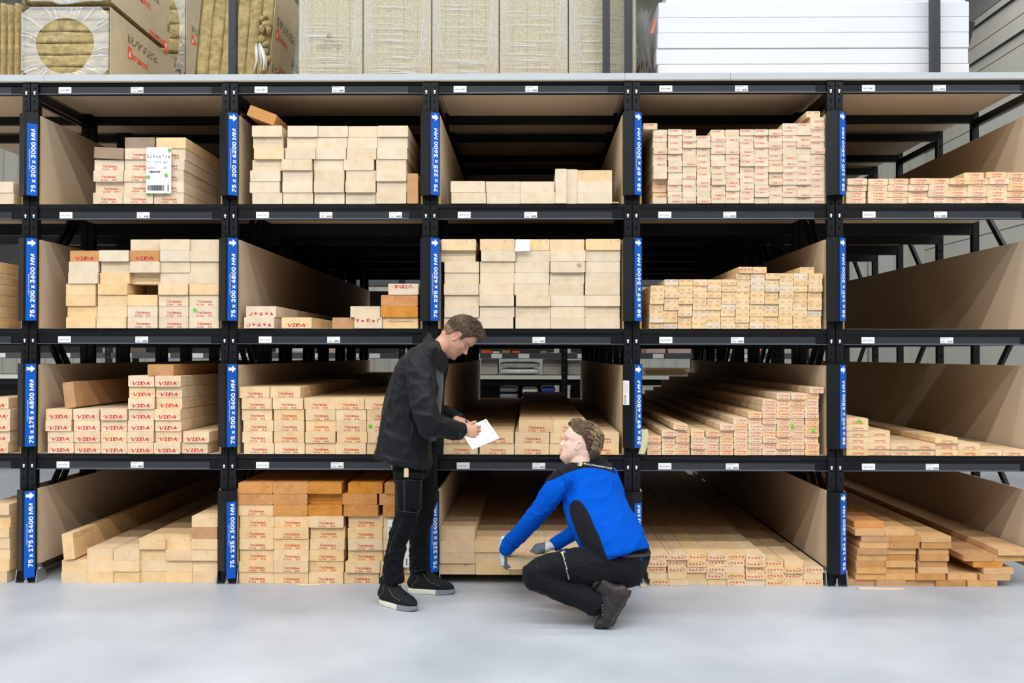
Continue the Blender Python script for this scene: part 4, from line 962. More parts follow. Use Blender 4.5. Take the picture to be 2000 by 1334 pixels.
for i in range(6):
    for z, h, lv in ((.36, .64, 'low'), (1.62, .85, 'middle'), (2.56, 1.5, 'high')):
        xa, xb = kp[i]+.12, kp[i+1]-.12
        if i == 4 and lv == 'low': xb = 1.6
        if i == 5 and lv != 'low': xb = 3.3
        if lv == 'middle' and i == 5: continue
        zz = {'low': .36, 'middle': 1.464, 'high': 2.56}[lv]
        if lv == 'middle': ya, yb = YR+.86, YR+.98
        else: ya, yb = YR+.1, YR+.95
        if lv == 'low': ya = YR+.85
        zz += .02
        tag(rough_box(MB(), (xa, ya, zz), (xb, yb, z+h), (8, 2, 6), .006, seed=i, bev=.03).build('dark_gap_block', M_DARKW, None, (xa, ya, zz)), 'dark wrapped load on the %s rear aisle shelf, %s section' % (lv, ORD[i]), 'wrapped load', 'dark loads in the rear aisle rack')
# pale panel stack leaning deep behind the empty bay
for i, (a, b_, z0, z1, yy, mm, lab) in enumerate([(1697, 1745, 0.0, 3.1, 6.6, M_WALLG, 'grey door leaf stored upright behind the empty bay'), (1560, 1602, 0.0, 1.75, 6.4, M_CARD, 'brown panel stored upright behind the stud pile bay')]):
    xa, xb = P(a, 500, yy).x, P(b_, 500, yy).x
    tag(MB().box((xa, yy, z0), (xb, yy+.08, z1)).box((xa+.02, yy-.004, z0+.1), (xb-.02, yy, z1-.1)).build('upright_board', mm, None, (xa, yy, z0)), lab, 'stored panel')
# ------------------------------------------------------------------ tools for the two people
def crv(pts, t):
    """Catmull-Rom through (t, value) pairs"""
    if t <= pts[0][0]: return pts[0][1]
    if t >= pts[-1][0]: return pts[-1][1]
    for i in range(len(pts)-1):
        if pts[i][0] <= t <= pts[i+1][0]: break
    (t0, a), (t1, b_) = pts[i], pts[i+1]; s = (t-t0)/(t1-t0)
    m0 = (b_ - pts[i-1][1])/(t1-pts[i-1][0])*(t1-t0) if i > 0 else (b_-a)
    m1 = (pts[i+2][1]-a)/(pts[i+2][0]-t0)*(t1-t0) if i+2 < len(pts) else (b_-a)
    return (2*s**3-3*s**2+1)*a + (s**3-2*s**2+s)*m0 + (-2*s**3+3*s**2)*b_ + (s**3-s**2)*m1
def limb(mb, secs, Wd=(0, 1, 0), n=20, mi=0, ends=True, sub=3, fixed=None, pw=2.0):
    """tapered limb: secs = [(point, depth radius, lateral radius)], Wd = lateral direction"""
    S = []
    m = len(secs)
    for i in range(m-1):
        p0 = Vector(secs[max(i-1, 0)][0]); p1 = Vector(secs[i][0]); p2 = Vector(secs[i+1][0]); p3 = Vector(secs[min(i+2, m-1)][0])
        for k in range(sub):
            t = k/sub
            q = 0.5*((2*p1)+(p2-p0)*t+(2*p0-5*p1+4*p2-p3)*t*t+(3*p1-p0-3*p2+p3)*t**3)
            tt = t*t*(3-2*t)
            S.append((q, secs[i][1]*(1-tt)+secs[i+1][1]*tt, secs[i][2]*(1-tt)+secs[i+1][2]*tt))
    S.append((Vector(secs[-1][0]), secs[-1][1], secs[-1][2]))
    if ends:
        d0 = (S[0][0]-S[1][0]).normalized(); d1 = (S[-1][0]-S[-2][0]).normalized()
        r0 = min(S[0][1], S[0][2]); r1 = min(S[-1][1], S[-1][2])
        pre = [(S[0][0]+d0*r0*.95, S[0][1]*.25, S[0][2]*.25), (S[0][0]+d0*r0*.75, S[0][1]*.62, S[0][2]*.62), (S[0][0]+d0*r0*.4, S[0][1]*.88, S[0][2]*.88)]
        post = [(S[-1][0]+d1*r1*.4, S[-1][1]*.88, S[-1][2]*.88), (S[-1][0]+d1*r1*.75, S[-1][1]*.62, S[-1][2]*.62), (S[-1][0]+d1*r1*.95, S[-1][1]*.25, S[-1][2]*.25)]
        S = pre+S+post
    Wd = Vector(Wd).normalized(); vs = []; fs = []; L = len(S)
    for i, (p, rd, rw) in enumerate(S):
        t = (S[min(i+1, L-1)][0]-S[max(i-1, 0)][0]).normalized() if fixed is None else Vector(fixed).normalized()
        w = (Wd - t*Wd.dot(t)).normalized(); d = w.cross(t).normalized()
        for k in range(n):
            a = 2*PI*k/n; c_, s_ = math.cos(a), math.sin(a)
            c_ = math.copysign(abs(c_)**(2/pw), c_); s_ = math.copysign(abs(s_)**(2/pw), s_)
            vs.append(p + d*(rd*c_) + w*(rw*s_))
    for i in range(L-1):
        for k in range(n): fs.append((i*n+k, i*n+(k+1) % n, (i+1)*n+(k+1) % n, (i+1)*n+k))
    fs += [tuple(range(n-1, -1, -1)), tuple(range((L-1)*n, L*n))]
    mb.add(vs, fs, mi); return mb
def ball(mb, c, r, mi=0, M=None, nu=16, nv=10):
    c = Vector(c); r = Vector(r) if isinstance(r, (tuple, list)) else Vector((r, r, r)); vs = []; fs = []
    for j in range(1, nv):
        ph = PI*j/nv
        for i in range(nu):
            a = 2*PI*i/nu; v = Vector((r.x*math.sin(ph)*math.cos(a), r.y*math.sin(ph)*math.sin(a), r.z*math.cos(ph)))
            vs.append(c + (M @ v if M is not None else v))
    top = len(vs); v = Vector((0, 0, r.z)); vs.append(c+(M @ v if M is not None else v)); vs.append(c-(M @ v if M is not None else v))
    for j in range(nv-2):
        for i in range(nu): fs.append((j*nu+i, (j+1)*nu+i, (j+1)*nu+(i+1) % nu, j*nu+(i+1) % nu))
    for i in range(nu): fs.append((top, i, (i+1) % nu)); fs.append((top+1, (nv-2)*nu+(i+1) % nu, (nv-2)*nu+i))
    mb.add(vs, fs, mi); return mb
def fuse(mb, voxel, smooth=3, fac=0.5):
    """one continuous skin round all overlapping solids; returns (verts, faces)"""
    me = bpy.data.meshes.new('blank'); me.from_pydata([tuple(v) for v in mb.v], [], mb.f); me.validate()
    ob = bpy.data.objects.new('blank', me); C.objects.link(ob)
    r = ob.modifiers.new('r', 'REMESH'); r.mode = 'VOXEL'; r.voxel_size = voxel; r.adaptivity = 0
    if smooth:
        s = ob.modifiers.new('s', 'SMOOTH'); s.iterations = smooth; s.factor = fac
    dg = bpy.context.evaluated_depsgraph_get(); dg.update()
    m2 = bpy.data.meshes.new_from_object(ob.evaluated_get(dg))
    bpy.data.objects.remove(ob); bpy.data.meshes.remove(me)
    return m2
def finish(me, name, mats, parent, origin, region=None, disp=None, loc=None):
    """mesh in world coordinates -> object; region(p, n)->material index, disp(p, n)->offset along the normal"""
    me.name = name; o = Vector(origin)
    if disp:
        nn = [v.normal.copy() for v in me.vertices]
        for v, n_ in zip(me.vertices, nn):
            d = disp(v.co, n_); v.co = v.co + (n_*d if not isinstance(d, Vector) else d)
    me.materials.clear()
    for m in (mats if isinstance(mats, (list, tuple)) else [mats]): me.materials.append(m)
    if region:
        for p in me.polygons: p.material_index = region(p.center.copy(), p.normal.copy())
    else: me.polygons.foreach_set('material_index', [0]*len(me.polygons))
    me.polygons.foreach_set('use_smooth', [True]*len(me.polygons))
    for v in me.vertices: v.co -= o
    me.update()
    ob = bpy.data.objects.new(name, me); C.objects.link(ob)
    if parent is not None: ob.parent = parent
    else: ob.location = o
    return ob
def folds(scale, amp, dirv=(0, 0, 1), seed=0.0, stretch=3.0, sharp=2.0):
    """drape folds: ridged noise drawn out along dirv"""
    dv = Vector(dirv).normalized()
    def f(p, n):
        q = p*scale; q = q - dv*(q.dot(dv)*(1-1/stretch)) + Vector((seed, seed*.7, 0))
        a = noise.noise(q); b_ = noise.noise(q*2.1+Vector((5, 3, 1)))
        r = (1-abs(a)*2)**sharp if abs(a) < .5 else 0
        return amp*(r-.5) + amp*.4*b_
    return f
HEADF = [(-.12, .12), (-.06, .20), (-.02, .27), (.02, .322), (.06, .336), (.10, .336), (.15, .332), (.22, .334), (.29, .336), (.33, .336), (.40, .330), (.47, .322), (.52, .325), (.555, .352), (.585, .372), (.62, .372), (.70, .362), (.78, .335), (.86, .27), (.92, .185), (.97, .06), (1.0, -.05)]
HEADB = [(-.12, .02), (-.02, -.02), (.05, -.06), (.12, -.12), (.20, -.24), (.27, -.32), (.34, -.38), (.42, -.425), (.52, -.458), (.62, -.468), (.72, -.455), (.80, -.42), (.88, -.35), (.94, -.255), (.98, -.15), (1.0, -.05)]
HEADW = [(-.12, .06), (-.05, .11), (0, .145), (.06, .185), (.12, .222), (.20, .258), (.30, .288), (.42, .306), (.55, .322), (.68, .33), (.78, .318), (.86, .272), (.92, .212), (.97, .125), (1.0, .004)]
LIPS = [(-.03, .0), (.0, .006), (.045, .014), (.09, .006), (.13, -.004), (.15, -.002), (.178, .020), (.200, .017), (.213, .003), (.228, .020), (.252, .022), (.275, .010), (.295, .003), (.31, 0)]
NOSE = [(.285, 0), (.30, .02), (.315, .075), (.335, .108), (.36, .112), (.40, .088), (.44, .064), (.48, .042), (.52, .022), (.55, .008), (.57, 0)]
def head_solid(mb, M, H, jaw=1.0):
    """M: local (forward u, left x, up v) metres -> world"""
    nv, nt = 84, 150; vs = []; fs = []
    for j in range(nv+1):
        v = -.12 + 1.12*j/nv
        f, b_, w = crv(HEADF, v), crv(HEADB, v), max(crv(HEADW, v), .003)
        cu = (f+b_)/2 + (.0 if v > .3 else .0)
        for i in range(nt):
            a = 2*PI*i/nt; c_, s_ = math.cos(a), math.sin(a)
            n_ = 2.25 if c_ > 0 else 2.05
            u = cu + (f-b_)/2*math.copysign(abs(c_)**(2/n_), c_); x = w*math.copysign(abs(s_)**(2/n_), s_)
            if c_ > 0:
                sg = crv([(.28, .062), (.33, .058), (.38, .046), (.46, .034), (.56, .03)], v)
                if .285 < v < .57: u += crv(NOSE, v)*math.exp(-(x/sg)**2)
                u -= .040*math.exp(-((abs(x)-.125)/.062)**2 - ((v-.505)/.038)**2)          # eye sockets
                u += .014*math.exp(-((abs(x)-.115)/.09)**2 - ((v-.585)/.022)**2)           # brow
                u += .022*math.exp(-((abs(x)-.21)/.07)**2 - ((v-.40)/.06)**2)              # cheek bones
                u -= .014*math.exp(-((abs(x)-.19)/.06)**2 - ((v-.26)/.06)**2)              # below them
                if -.03 < v < .31: u += crv(LIPS, v)*math.exp(-(x/(.082 if v > .12 else .11))**4)
            vs.append(M @ Vector((u*H, x*H, v*H)))
    for j in range(nv):
        for i in range(nt): fs.append((j*nt+i, j*nt+(i+1) % nt, (j+1)*nt+(i+1) % nt, (j+1)*nt+i))
    fs += [tuple(range(nt-1, -1, -1)), tuple(range(nv*nt, (nv+1)*nt))]
    mb.add(vs, fs, 0)
    for s in (-1, 1):      # ears
        def E(u, v, x): return M @ Vector((u*H, s*x*H, v*H))
        c = (-.045, .455); pts = []
        for k in range(15):
            a = math.radians(-60 + 265*k/14); ru, rv = .060, .108
            pts.append(E(c[0]+ru*math.cos(a)*(.95 if a > 0 else .7)-.03*math.sin(a), c[1]+rv*math.sin(a), .325+.030*(1-math.cos(a))*.8))
        rr = [.013*H*4/4]*15; mb.tube([p for p in pts], [H*(.0125 + .006*(k in (0, 1, 2))) for k in range(15)], 8, 0)
        R3 = M.to_3x3() @ Matrix.Rotation(s*math.radians(-24), 3, 'Z')
        ball(mb, E(-.05, .445, .306), (.042*H, .012*H, .085*H), 0, R3, 14, 9)
        ball(mb, E(-.018, .358, .312), (.026*H, .016*H, .030*H), 0, R3, 10, 7)
        ball(mb, E(.018, .44, .316), (.014*H, .014*H, .024*H), 0, R3, 8, 6)
def hand_solid(mb, wrist, d, nrm, side, L=.185, curl=(20, 25, 30, 35), curl2=(35, 40, 45, 50), thumb=(35, 20), spread=5, fat=1.0, thumb_dir=None, mi=0):
    """wrist point, d = along the palm, nrm = out of the back of the hand, side=+1 when the thumb leaves towards d x nrm"""
    wrist = Vector(wrist); d = Vector(d).normalized(); nrm = Vector(nrm); nrm = (nrm-d*nrm.dot(d)).normalized(); lat = d.cross(nrm)*side
    pl = L*.52
    limb(mb, [(wrist-d*.03, .019*fat, .026*fat), (wrist, .018*fat, .027*fat), (wrist+d*pl*.35, .017*fat, .037*fat), (wrist+d*pl*.75, .015*fat, .042*fat), (wrist+d*pl, .012*fat, .040*fat)], lat, 16, mi)
    lens = [.43, .48, .44, .35]
    for i in range(4):
        off = (1.5-i)/1.5*.032*fat; base = wrist + d*(pl*.93 - .004*abs(i-1.2)) + lat*off
        an = math.radians((1.5-i)*spread); dr = (d*math.cos(an) + lat*math.sin(an)).normalized()
        l = L*lens[i]; r = [.0088, .0092, .0088, .0078][i]*fat
        p = [base-dr*.02, base]; rad = [r*1.05, r*1.05]; dd, nd = dr.copy(), nrm.copy()
        for q, (sgm, cv) in enumerate(zip((.47, .29, .24), (curl[i], curl2[i], curl2[i]*.7))):
            c_, s_ = math.cos(math.radians(cv)), math.sin(math.radians(cv))
            dd, nd = (dd*c_ - nd*s_).normalized(), (nd*c_ + dd*s_).normalized()
            p.append(p[-1]+dd*l*sgm); rad.append(r*(1.0, .93, .8)[q])
        limb(mb, [(q, rr_, rr_) for q, rr_ in zip(p, rad)], lat, 10, mi, sub=2)
    tb = wrist + d*pl*.22 + lat*.024*fat - nrm*.004
    td = (d*math.cos(math.radians(thumb[0])) + lat*math.sin(math.radians(thumb[0])) - nrm*.35).normalized() if thumb_dir is None else Vector(thumb_dir).normalized()
    t2 = (td + d*.35*(1 if thumb_dir is None else .4) - nrm*math.sin(math.radians(thumb[1]))).normalized()
    limb(mb, [(tb-td*.01, .014*fat, .013*fat), (tb+td*.030, .0125*fat, .0125*fat), (tb+td*.052, .0105*fat, .0105*fat), (tb+td*.052+t2*.030, .0095*fat, .010*fat)], nrm, 10, mi, sub=2)
def strands(mb, roots, mi=0, w=0.0012):
    """hair locks: roots = [(p0, p1, p2, p3, width)] each a tapering three-sided lock"""
    for (ps, ww) in roots:
        mb.tube(ps, [ww, ww*1.05, ww*.8, ww*.15][:len(ps)], 3, mi, cap=False)
M_SKIN = mat('tanned_skin', (200, 150, 126), 0.5, sss=.12, spec=0.35, noise_amt=0.05, noise_scale=30)
M_SKIN2 = mat('fair_skin', (228, 190, 172), 0.5, sss=.12, spec=0.35, noise_amt=0.05, noise_scale=30)
M_STUB = mat('stubbled_skin', (184, 137, 114), 0.6, sss=.08, spec=0.2, noise_amt=0.12, noise_scale=160)
M_LIP = mat('lip', (168, 92, 86), 0.45)
M_EYEW = mat('eye_white', (176, 168, 164), 0.3); M_IRIS = mat('blue_grey_iris', (74, 92, 104), 0.15); M_LASH = mat('dark_lash', (60, 44, 36), 0.6)
M_HAIR = mat('ash_brown_hair', (96, 78, 62), 0.55, spec=0.3, noise_amt=0.35, noise_scale=120, bump=1.0, bump_scale=170)
M_HAIR2 = mat('light_brown_hair', (122, 98, 74), 0.5, spec=0.4, noise_amt=0.35, noise_scale=110, bump=1.0, bump_scale=150)
M_HAIRD = mat('dark_brown_hair', (74, 60, 48), 0.5, spec=0.4, noise_amt=0.25, noise_scale=40)
M_BLOND = mat('blond_highlight_hair', (198, 168, 118), 0.42, spec=0.5, noise_amt=0.15, noise_scale=40)
M_FADE = mat('short_faded_hair', (140, 112, 92), 0.7, spec=0.2, noise_amt=0.25, noise_scale=220)

from mathutils.bvhtree import BVHTree
def bvh_of(obs):
    vs = []; fs = []
    for o in obs:
        off = Vector(o.location); q = o
        while q.parent is not None: q = q.parent; off += Vector(q.location)
        n0 = len(vs); vs += [v.co+off for v in o.data.vertices]; fs += [tuple(i+n0 for i in p.vertices) for p in o.data.polygons]
    return BVHTree.FromPolygons(vs, fs)
def on_cloth(bv, px, py, off=.002, fallback=-.8):
    """point of the garment seen at a photo pixel, lifted a little off the cloth"""
    d = (P(px, py, 0)-CAMP).normalized(); h = bv.ray_cast(CAMP, d)
    if h[0] is None: return P(px, py, fallback if fallback is not None else -3.0)
    n = h[1] if h[1].dot(d) < 0 else -h[1]
    return h[0] + n*off
def print_on(mb, bv, txt, a, b_, hpx, mi=0, bold=.01, off=.0022):
    """lettering laid on cloth from photo point a to b_, capitals hpx tall"""
    v, f, W_ = text_geo(txt, bold, 0, 1); a = Vector(a); b_ = Vector(b_); L = (b_-a).length; ux = (b_-a)/L; uy = Vector((ux.y, -ux.x))
    mb.add([on_cloth(bv, *(a + ux*(p[0]/W_*L) + uy*(p[1]*hpx)), off) for p in v], f, mi)
def seam(mb, bv, pts, w=.0012, mi=0, off=.0010, n=5, steps=8):
    q = []
    for i in range(len(pts)-1):
        for k in range(steps):
            t = k/steps; q.append((pts[i][0]*(1-t)+pts[i+1][0]*t, pts[i][1]*(1-t)+pts[i+1][1]*t))
    q.append(pts[-1]); ps = [on_cloth(bv, x, y, off) for x, y in q]
    keep = [ps[0]]
    for p in ps[1:]:
        if (p-keep[-1]).length < .08: keep.append(p)
    if len(keep) > 1: mb.tube(keep, w, n, mi)
def shoe(name, parent, org, M, L=.295, boot=False, bend=0.0, label=None, mats=None):
    """M: local x heel->toe, y to the wearer's left, z up from the sole"""
    bx = .66*L
    def B(p):
        p = Vector(p)
        if bend and p.x > bx:
            t = min((p.x-bx)/.05, 1); r = Matrix.Rotation(-bend*t, 3, 'Y'); p = Vector((bx, p.y, 0)) + r @ (p-Vector((bx, p.y, 0)))
        return M @ p
    out = []
    for k in range(40):
        a = 2*PI*k/40; x = L/2 + L/2*math.copysign(abs(math.cos(a))**.8, math.cos(a))
        wd = crv([(0, .030), (.15, .034), (.4, .036), (.68, .051), (.85, .046), (1, .034)], x/L)
        out.append((x, wd*math.copysign(abs(math.sin(a))**.75, math.sin(a))))
    th = .028 if boot else .030
    s = MB(); rings = []
    zs = [0, .004, th*.3, th*.33, th*.55, th*.58, th]
    vs = []
    for j, z in enumerate(zs):
        k_ = (.96, 1.0, 1.0, .985, .985, 1.0, .99)[j] if not boot else (.95, 1.0, 1.02, .99, 1.02, .99, .97)[j]
        for i, (x, y) in enumerate(out):
            lug = .0
            if boot and j == 0: lug = .006*((i // 2) % 2)
            vs.append(B(((x-L/2)*k_+L/2, y*k_, z+lug + (.006 if x > .93*L and j < 2 else 0))))
    # fan needs inner rows so that a bent sole stays smooth: use strip caps
    n = 40; fs = []; mi = []
    for j in range(len(zs)-1):
        for i in range(n):
            fs.append((j*n+i, j*n+(i+1) % n, (j+1)*n+(i+1) % n, (j+1)*n+i)); xm = out[i][0]
            mi.append(1 if (xm > .60*L or boot) else (2 if j in (2, 4) else 0))
    for j in (0, len(zs)-1):
        for i in range(1, 20):
            a, b_, c_, d_ = j*n+i-1 if i > 0 else j*n, j*n+i, j*n+(n-i) % n, j*n+(n-i+1) % n
            fs.append((a, b_, c_, d_) if j else (d_, c_, b_, a)); mi.append(1)
    s.v = [tuple(v) for v in vs]; s.f = fs; s.m = mi
    t = empty(name, org) if parent is None else None
    root = parent
    u = MB(); KW = 1.05 if not boot else 1.12
    def LS(secs, pw=3.0): limb(u, [(B((p[0], p[1], p[2]-(.002 if not boot else .008))), a, b_*KW) for p, a, b_ in secs], M.to_3x3() @ Vector((0, 1, 0)), 28, pw=pw)
    LS([((.92*L, 0, th+.008), .016, .026), ((.86*L, 0, th+.014), .022, .036), ((.76*L, 0, th+.022), .028, .044), ((.60*L, 0, th+.030), .036, .043), ((.44*L, 0, th+.042), .052, .040), ((.28*L, 0, th+.050), .058, .037), ((.15*L, 0, th+.040), .050, .034), ((.085*L, 0, th+.028), .036, .028)])
    hs = .155 if boot else .118
    LS([((.17*L, 0, th+.02), .040, .034), ((.20*L, 0, th+.06), .048, .036), ((.215*L, 0, th+hs*.7), .047, .036), ((.20*L, 0, th+hs), .049, .037)], 2.2)
    me = fuse(u, .005, 4)
    mats = mats or {}
    ob = finish(me, 'shoe' if not boot else 'boot', [mats['upper'], mats.get('panel', mats['upper'])], parent, org, region=(lambda p, n_: 1 if (lambda q: q.x > .74*L or (q.x < .10*L and q.z < .075))(Mi @ p) else 0) if (Mi := M.inverted()) else None)
    so = s.build('sole', [mats['sole'], mats['toe'], mats['line']], ob, org, smooth=False)
    lc = MB(); hw = .020
    for k in range(6 if not boot else 7):
        f_ = k/6; x = L*(.70-.33*f_); z = th+.058+.050*f_+ (.0 if not boot else .0)
        lc.tube([B((x, -hw, z-.004)), B((x-.004, 0, z+.010)), B((x-.010, hw, z-.002))], .0028, 6); lc.tube([B((x, hw, z-.004)), B((x-.004, 0, z+.012)), B((x-.010, -hw, z-.002))], .0028, 6)
    x, z = L*.36, th+.118
    for sg in (-1, 1):
        lc.tube([B((x, 0, z)), B((x+.015, sg*.02, z+.010)), B((x+.03, sg*.042, z-.004)), B((x+.02, sg*.045, z-.022)), B((x+.006, sg*.02, z-.006)), B((x, 0, z))], .0026, 6)
        lc.tube([B((x, 0, z)), B((x+.02, sg*.03, z-.012)), B((x+.03, sg*.038, z-.040))], .0024, 6)
    lc.build('laces', mats['lace'], ob, org)
    cl = MB(); limb(cl, [(B((.203*L, 0, th+hs-.006)), .0505, .0425), (B((.20*L, 0, th+hs+.010)), .0505, .043)], M.to_3x3() @ Vector((0, 1, 0)), 20, ends=False); cl.build('collar_padding', mats['collar'], ob, org, smooth=True)
    if boot:
        sm_ = MB()
        for sg in (-1, 1):
            for c_ in ([(.98, .0, .030), (.90, .042, .040), (.80, .052, .030), (.72, .052, .002)], [(.66, .050, .004), (.62, .048, .045), (.55, .040, .070)], [(.30, .042, .004), (.33, .046, .050), (.22, .043, .085), (.05, .032, .080)], [(.50, .048, .010), (.44, .047, .070), (.33, .043, .110)]):
                sm_.tube([B((a*L, sg*b_, th+c)) for a, b_, c in c_], .0022, 5)
        sm_.build('welted_seams', mats['toe'], ob, org)
    if not boot:
        st = MB()
        for sg in (-1, 1):
            c_ = [(.72, .044, .012), (.66, .050, .034), (.50, .047, .046), (.40, .043, .075), (.34, .040, .100)]
            st.tube([B((a*L, sg*(b_-.002), th+c)) for a, b_, c in c_], .0011, 5)
            st.tube([B((a*L, sg*b_, th+c)) for a, b_, c in ((.10, .036, .002), (.14, .038, .035), (.22, .0375, .05), (.24, .0375, .09))], .001, 5)
        st.build('stitching', mats['stitch'], ob, org)
    else:
        st = MB()
        for sg in (-1, 1):
            for k in range(6): ball(st, B((L*(.62-.28*k/6), sg*.030, th+.052+.052*k/6)), .0048, nu=8, nv=6)
        st.build('lace_hooks', mats['stitch'], ob, org)
    return ob

from mathutils.geometry import delaunay_2d_cdt
def applique(name, par, org, outline, bv, m_, off=.0016, step=3.0, closed=True):
    """cloth panel sewn on: its outline (photo points) is laid over the garment"""
    pts = []; n = len(outline)
    for i in range(n):
        p0, p1, p2, p3 = [Vector(outline[(i+k-1) % n]) for k in range(4)]
        m = max(2, int((p2-p1).length/2.5))
        for k in range(m):
            t = k/m; pts.append(0.5*((2*p1)+(p2-p0)*t+(2*p0-5*p1+4*p2-p3)*t*t+(3*p1-p0-3*p2+p3)*t**3))
    nb = len(pts); xs_ = [p.x for p in pts]; ys_ = [p.y for p in pts]; pl = [(p.x, p.y) for p in pts]
    y = min(ys_)
    while y < max(ys_):
        x = min(xs_)
        while x < max(xs_):
            if inside(x, y, pl) and min((Vector((x, y))-q).length for q in pts) > 1.2: pts.append(Vector((x, y)))
            x += step
        y += step
    r = delaunay_2d_cdt(pts, [], [list(range(nb))], 1, 1e-5)
    vs = [on_cloth(bv, v.x, v.y, off, None) if True else None for v in r[0]]
    fs = [f for f in r[2] if max((vs[a]-vs[b_]).length for a in f for b_ in f) < .05]
    return MB().add(vs, [tuple(f) for f in fs]).build(name, m_, par, org, smooth=True)
def inside(x, y, poly):
    c = False; n = len(poly)
    for i in range(n):
        (x1, y1), (x2, y2) = poly[i], poly[i-1]
        if (y1 > y) != (y2 > y) and x < (x2-x1)*(y-y1)/(y2-y1)+x1: c = not c
    return c
# ------------------------------------------------------------------ standing man (faces +X, seen from his right)
M_JKT = mat('charcoal_softshell', (13, 15, 20), 0.55, spec=0.22, sheen=0.04, bump=0.08, bump_scale=160)
M_JKTD = mat('black_piping', (14, 15, 18), 0.6)
M_SHIRT = mat('grey_shirt', (62, 64, 70), 0.85, sheen=0.2)
M_TRS = mat('black_work_cloth', (12, 13, 16), 0.85, spec=0.12, sheen=0.03, bump=0.1, bump_scale=240)
M_STIT = mat('grey_stitching', (78, 82, 92), 0.8)
M_SHOE = mat('black_suede', (24, 28, 31), 0.85, spec=0.2, noise_amt=0.15, noise_scale=40)
M_SOLEW = mat('cream_sole', (226, 224, 206), 0.6); M_TOEG = mat('grey_toe_rubber', (118, 122, 128), 0.6); M_LINE = mat('navy_line', (40, 44, 70), 0.6)
M_LACE = mat('black_lace', (18, 19, 21), 0.8); M_TANST = mat('tan_stitching', (142, 104, 70), 0.8)
def m2(x, y, d): return P(720+x/4.763, 640+y/4.763, d)
def m3(x, y, d): return P(720+x/4.169, 890+y/4.169, d)
YC = -.43
HM = .242
th_ = math.radians(49); Fv = Vector((math.cos(th_), 0, -math.sin(th_))); Gv = Vector((math.sin(th_), 0, math.cos(th_))); Lv = Vector((0, 1, 0))
yw = Matrix.Rotation(math.radians(-4), 3, Gv); Fv = yw @ Fv; Lv = yw @ Lv
E0 = P(889.8, 656.6, -.50); HO = E0 + Fv*(.045*HM) + Lv*(.31*HM) - Gv*(.455*HM)
MH = Matrix.Translation(HO) @ Matrix((Fv, Lv, Gv)).transposed().to_4x4()
def HL(u, x, v, M=None, H=HM): return (M or MH) @ Vector((u*H, x*H, v*H))
body = MB(); head_solid(body, MH, HM)
nb = m2(615, 235, YC)
limb(body, [(HL(-.12, 0, .34), .072, .064), (HL(-.10, 0, .18), .064, .060), (m2(668, 190, YC), .060, .060), (nb, .068, .072), (m2(560, 330, YC), .08, .09)], (0, 1, 0))
limb(body, [(m2(530, 260, YC), .08, .13), (m2(480, 400, YC), .10, .17), (m2(430, 600, YC), .10, .16), (m2(400, 800, YC), .095, .14), (m2(370, 1000, YC), .10, .15), (m2(370, 1250, YC), .11, .15)], (0, 1, 0), fixed=(0, 0, 1))
SHR = [(m2(455, 330, -.625), .055, .05), (m2(480, 560, -.66), .048, .045), (m2(545, 860, -.69), .042, .042), (m2(700, 925, -.63), .036, .034), (m2(850, 965, -.545), .026, .026)]
limb(body, SHR, (0, 1, 0))
SHL = [(m2(470, 330, -.24), .055, .05), (m2(520, 600, -.20), .045, .045), (m2(600, 830, -.19), .040, .040), (m2(740, 835, -.26), .034, .032), (m2(850, 868, -.375), .026, .026)]
limb(body, SHL, (0, 1, 0))
wr = m2(852, 955, -.545); wl = m2(846, 876, -.405)
PADC = P(936, 848, -.47)
hand_solid(body, wr, (.97, .05, -.08), (.05, -1, .12), -1, L=.172, curl=(26, 38, 46, 52), curl2=(50, 58, 60, 62), thumb=(40, 20), spread=2, fat=.95, thumb_dir=(.80, .42, .35))
hand_solid(body, wl, (.80, -.28, -.55), (.25, .70, -.66), 1, L=.150, curl=(14, 16, 18, 22), curl2=(24, 26, 28, 30), fat=.92, thumb_dir=(.72, -.25, -.35))
for y, hp, pts in ((-.55, -.52, [(322, 150), (320, 430), (285, 560), (218, 800), (205, 950)]), (-.29, -.34, [(460, 60), (468, 380), (415, 600), (408, 800), (407, 900)])):
    limb(body, [(m3(*pts[0], hp), .062, .07), (m3(*pts[1], y), .042, .045), (m3(*pts[2], y), .038, .038), (m3(*pts[3], y), .032, .032), (m3(*pts[4], y), .026, .026)], (0, 1, 0))
ME = fuse(body, .0027, 2)
MHi = MH.inverted()
def reg(p, n):
    q = (MHi @ p)/HM; u, x, v = q.x, abs(q.y), q.z
    if -.1 < v < 1.02 and u > -.05:
        if .183 < v < .252 and x < .085*(1-((v-.216)/.05)**2*.5) and u > .26: return 2
        if u > .30 and .13 < v < .30 and x < .20: return 1
        if -.06 < v < .30 - .20*max(0, .30-u) + .03*noise.noise(p*60) and u > .02 + .1*max(0, v-.1): return 1
    return 0
MAN_ORG = (-.70, YC, 0)
man = finish(ME, 'person', [M_SKIN, M_STUB, M_LIP], None, MAN_ORG, region=reg)
tag(man, 'standing person in black jacket and trousers, looking down and writing on a pad', 'person')
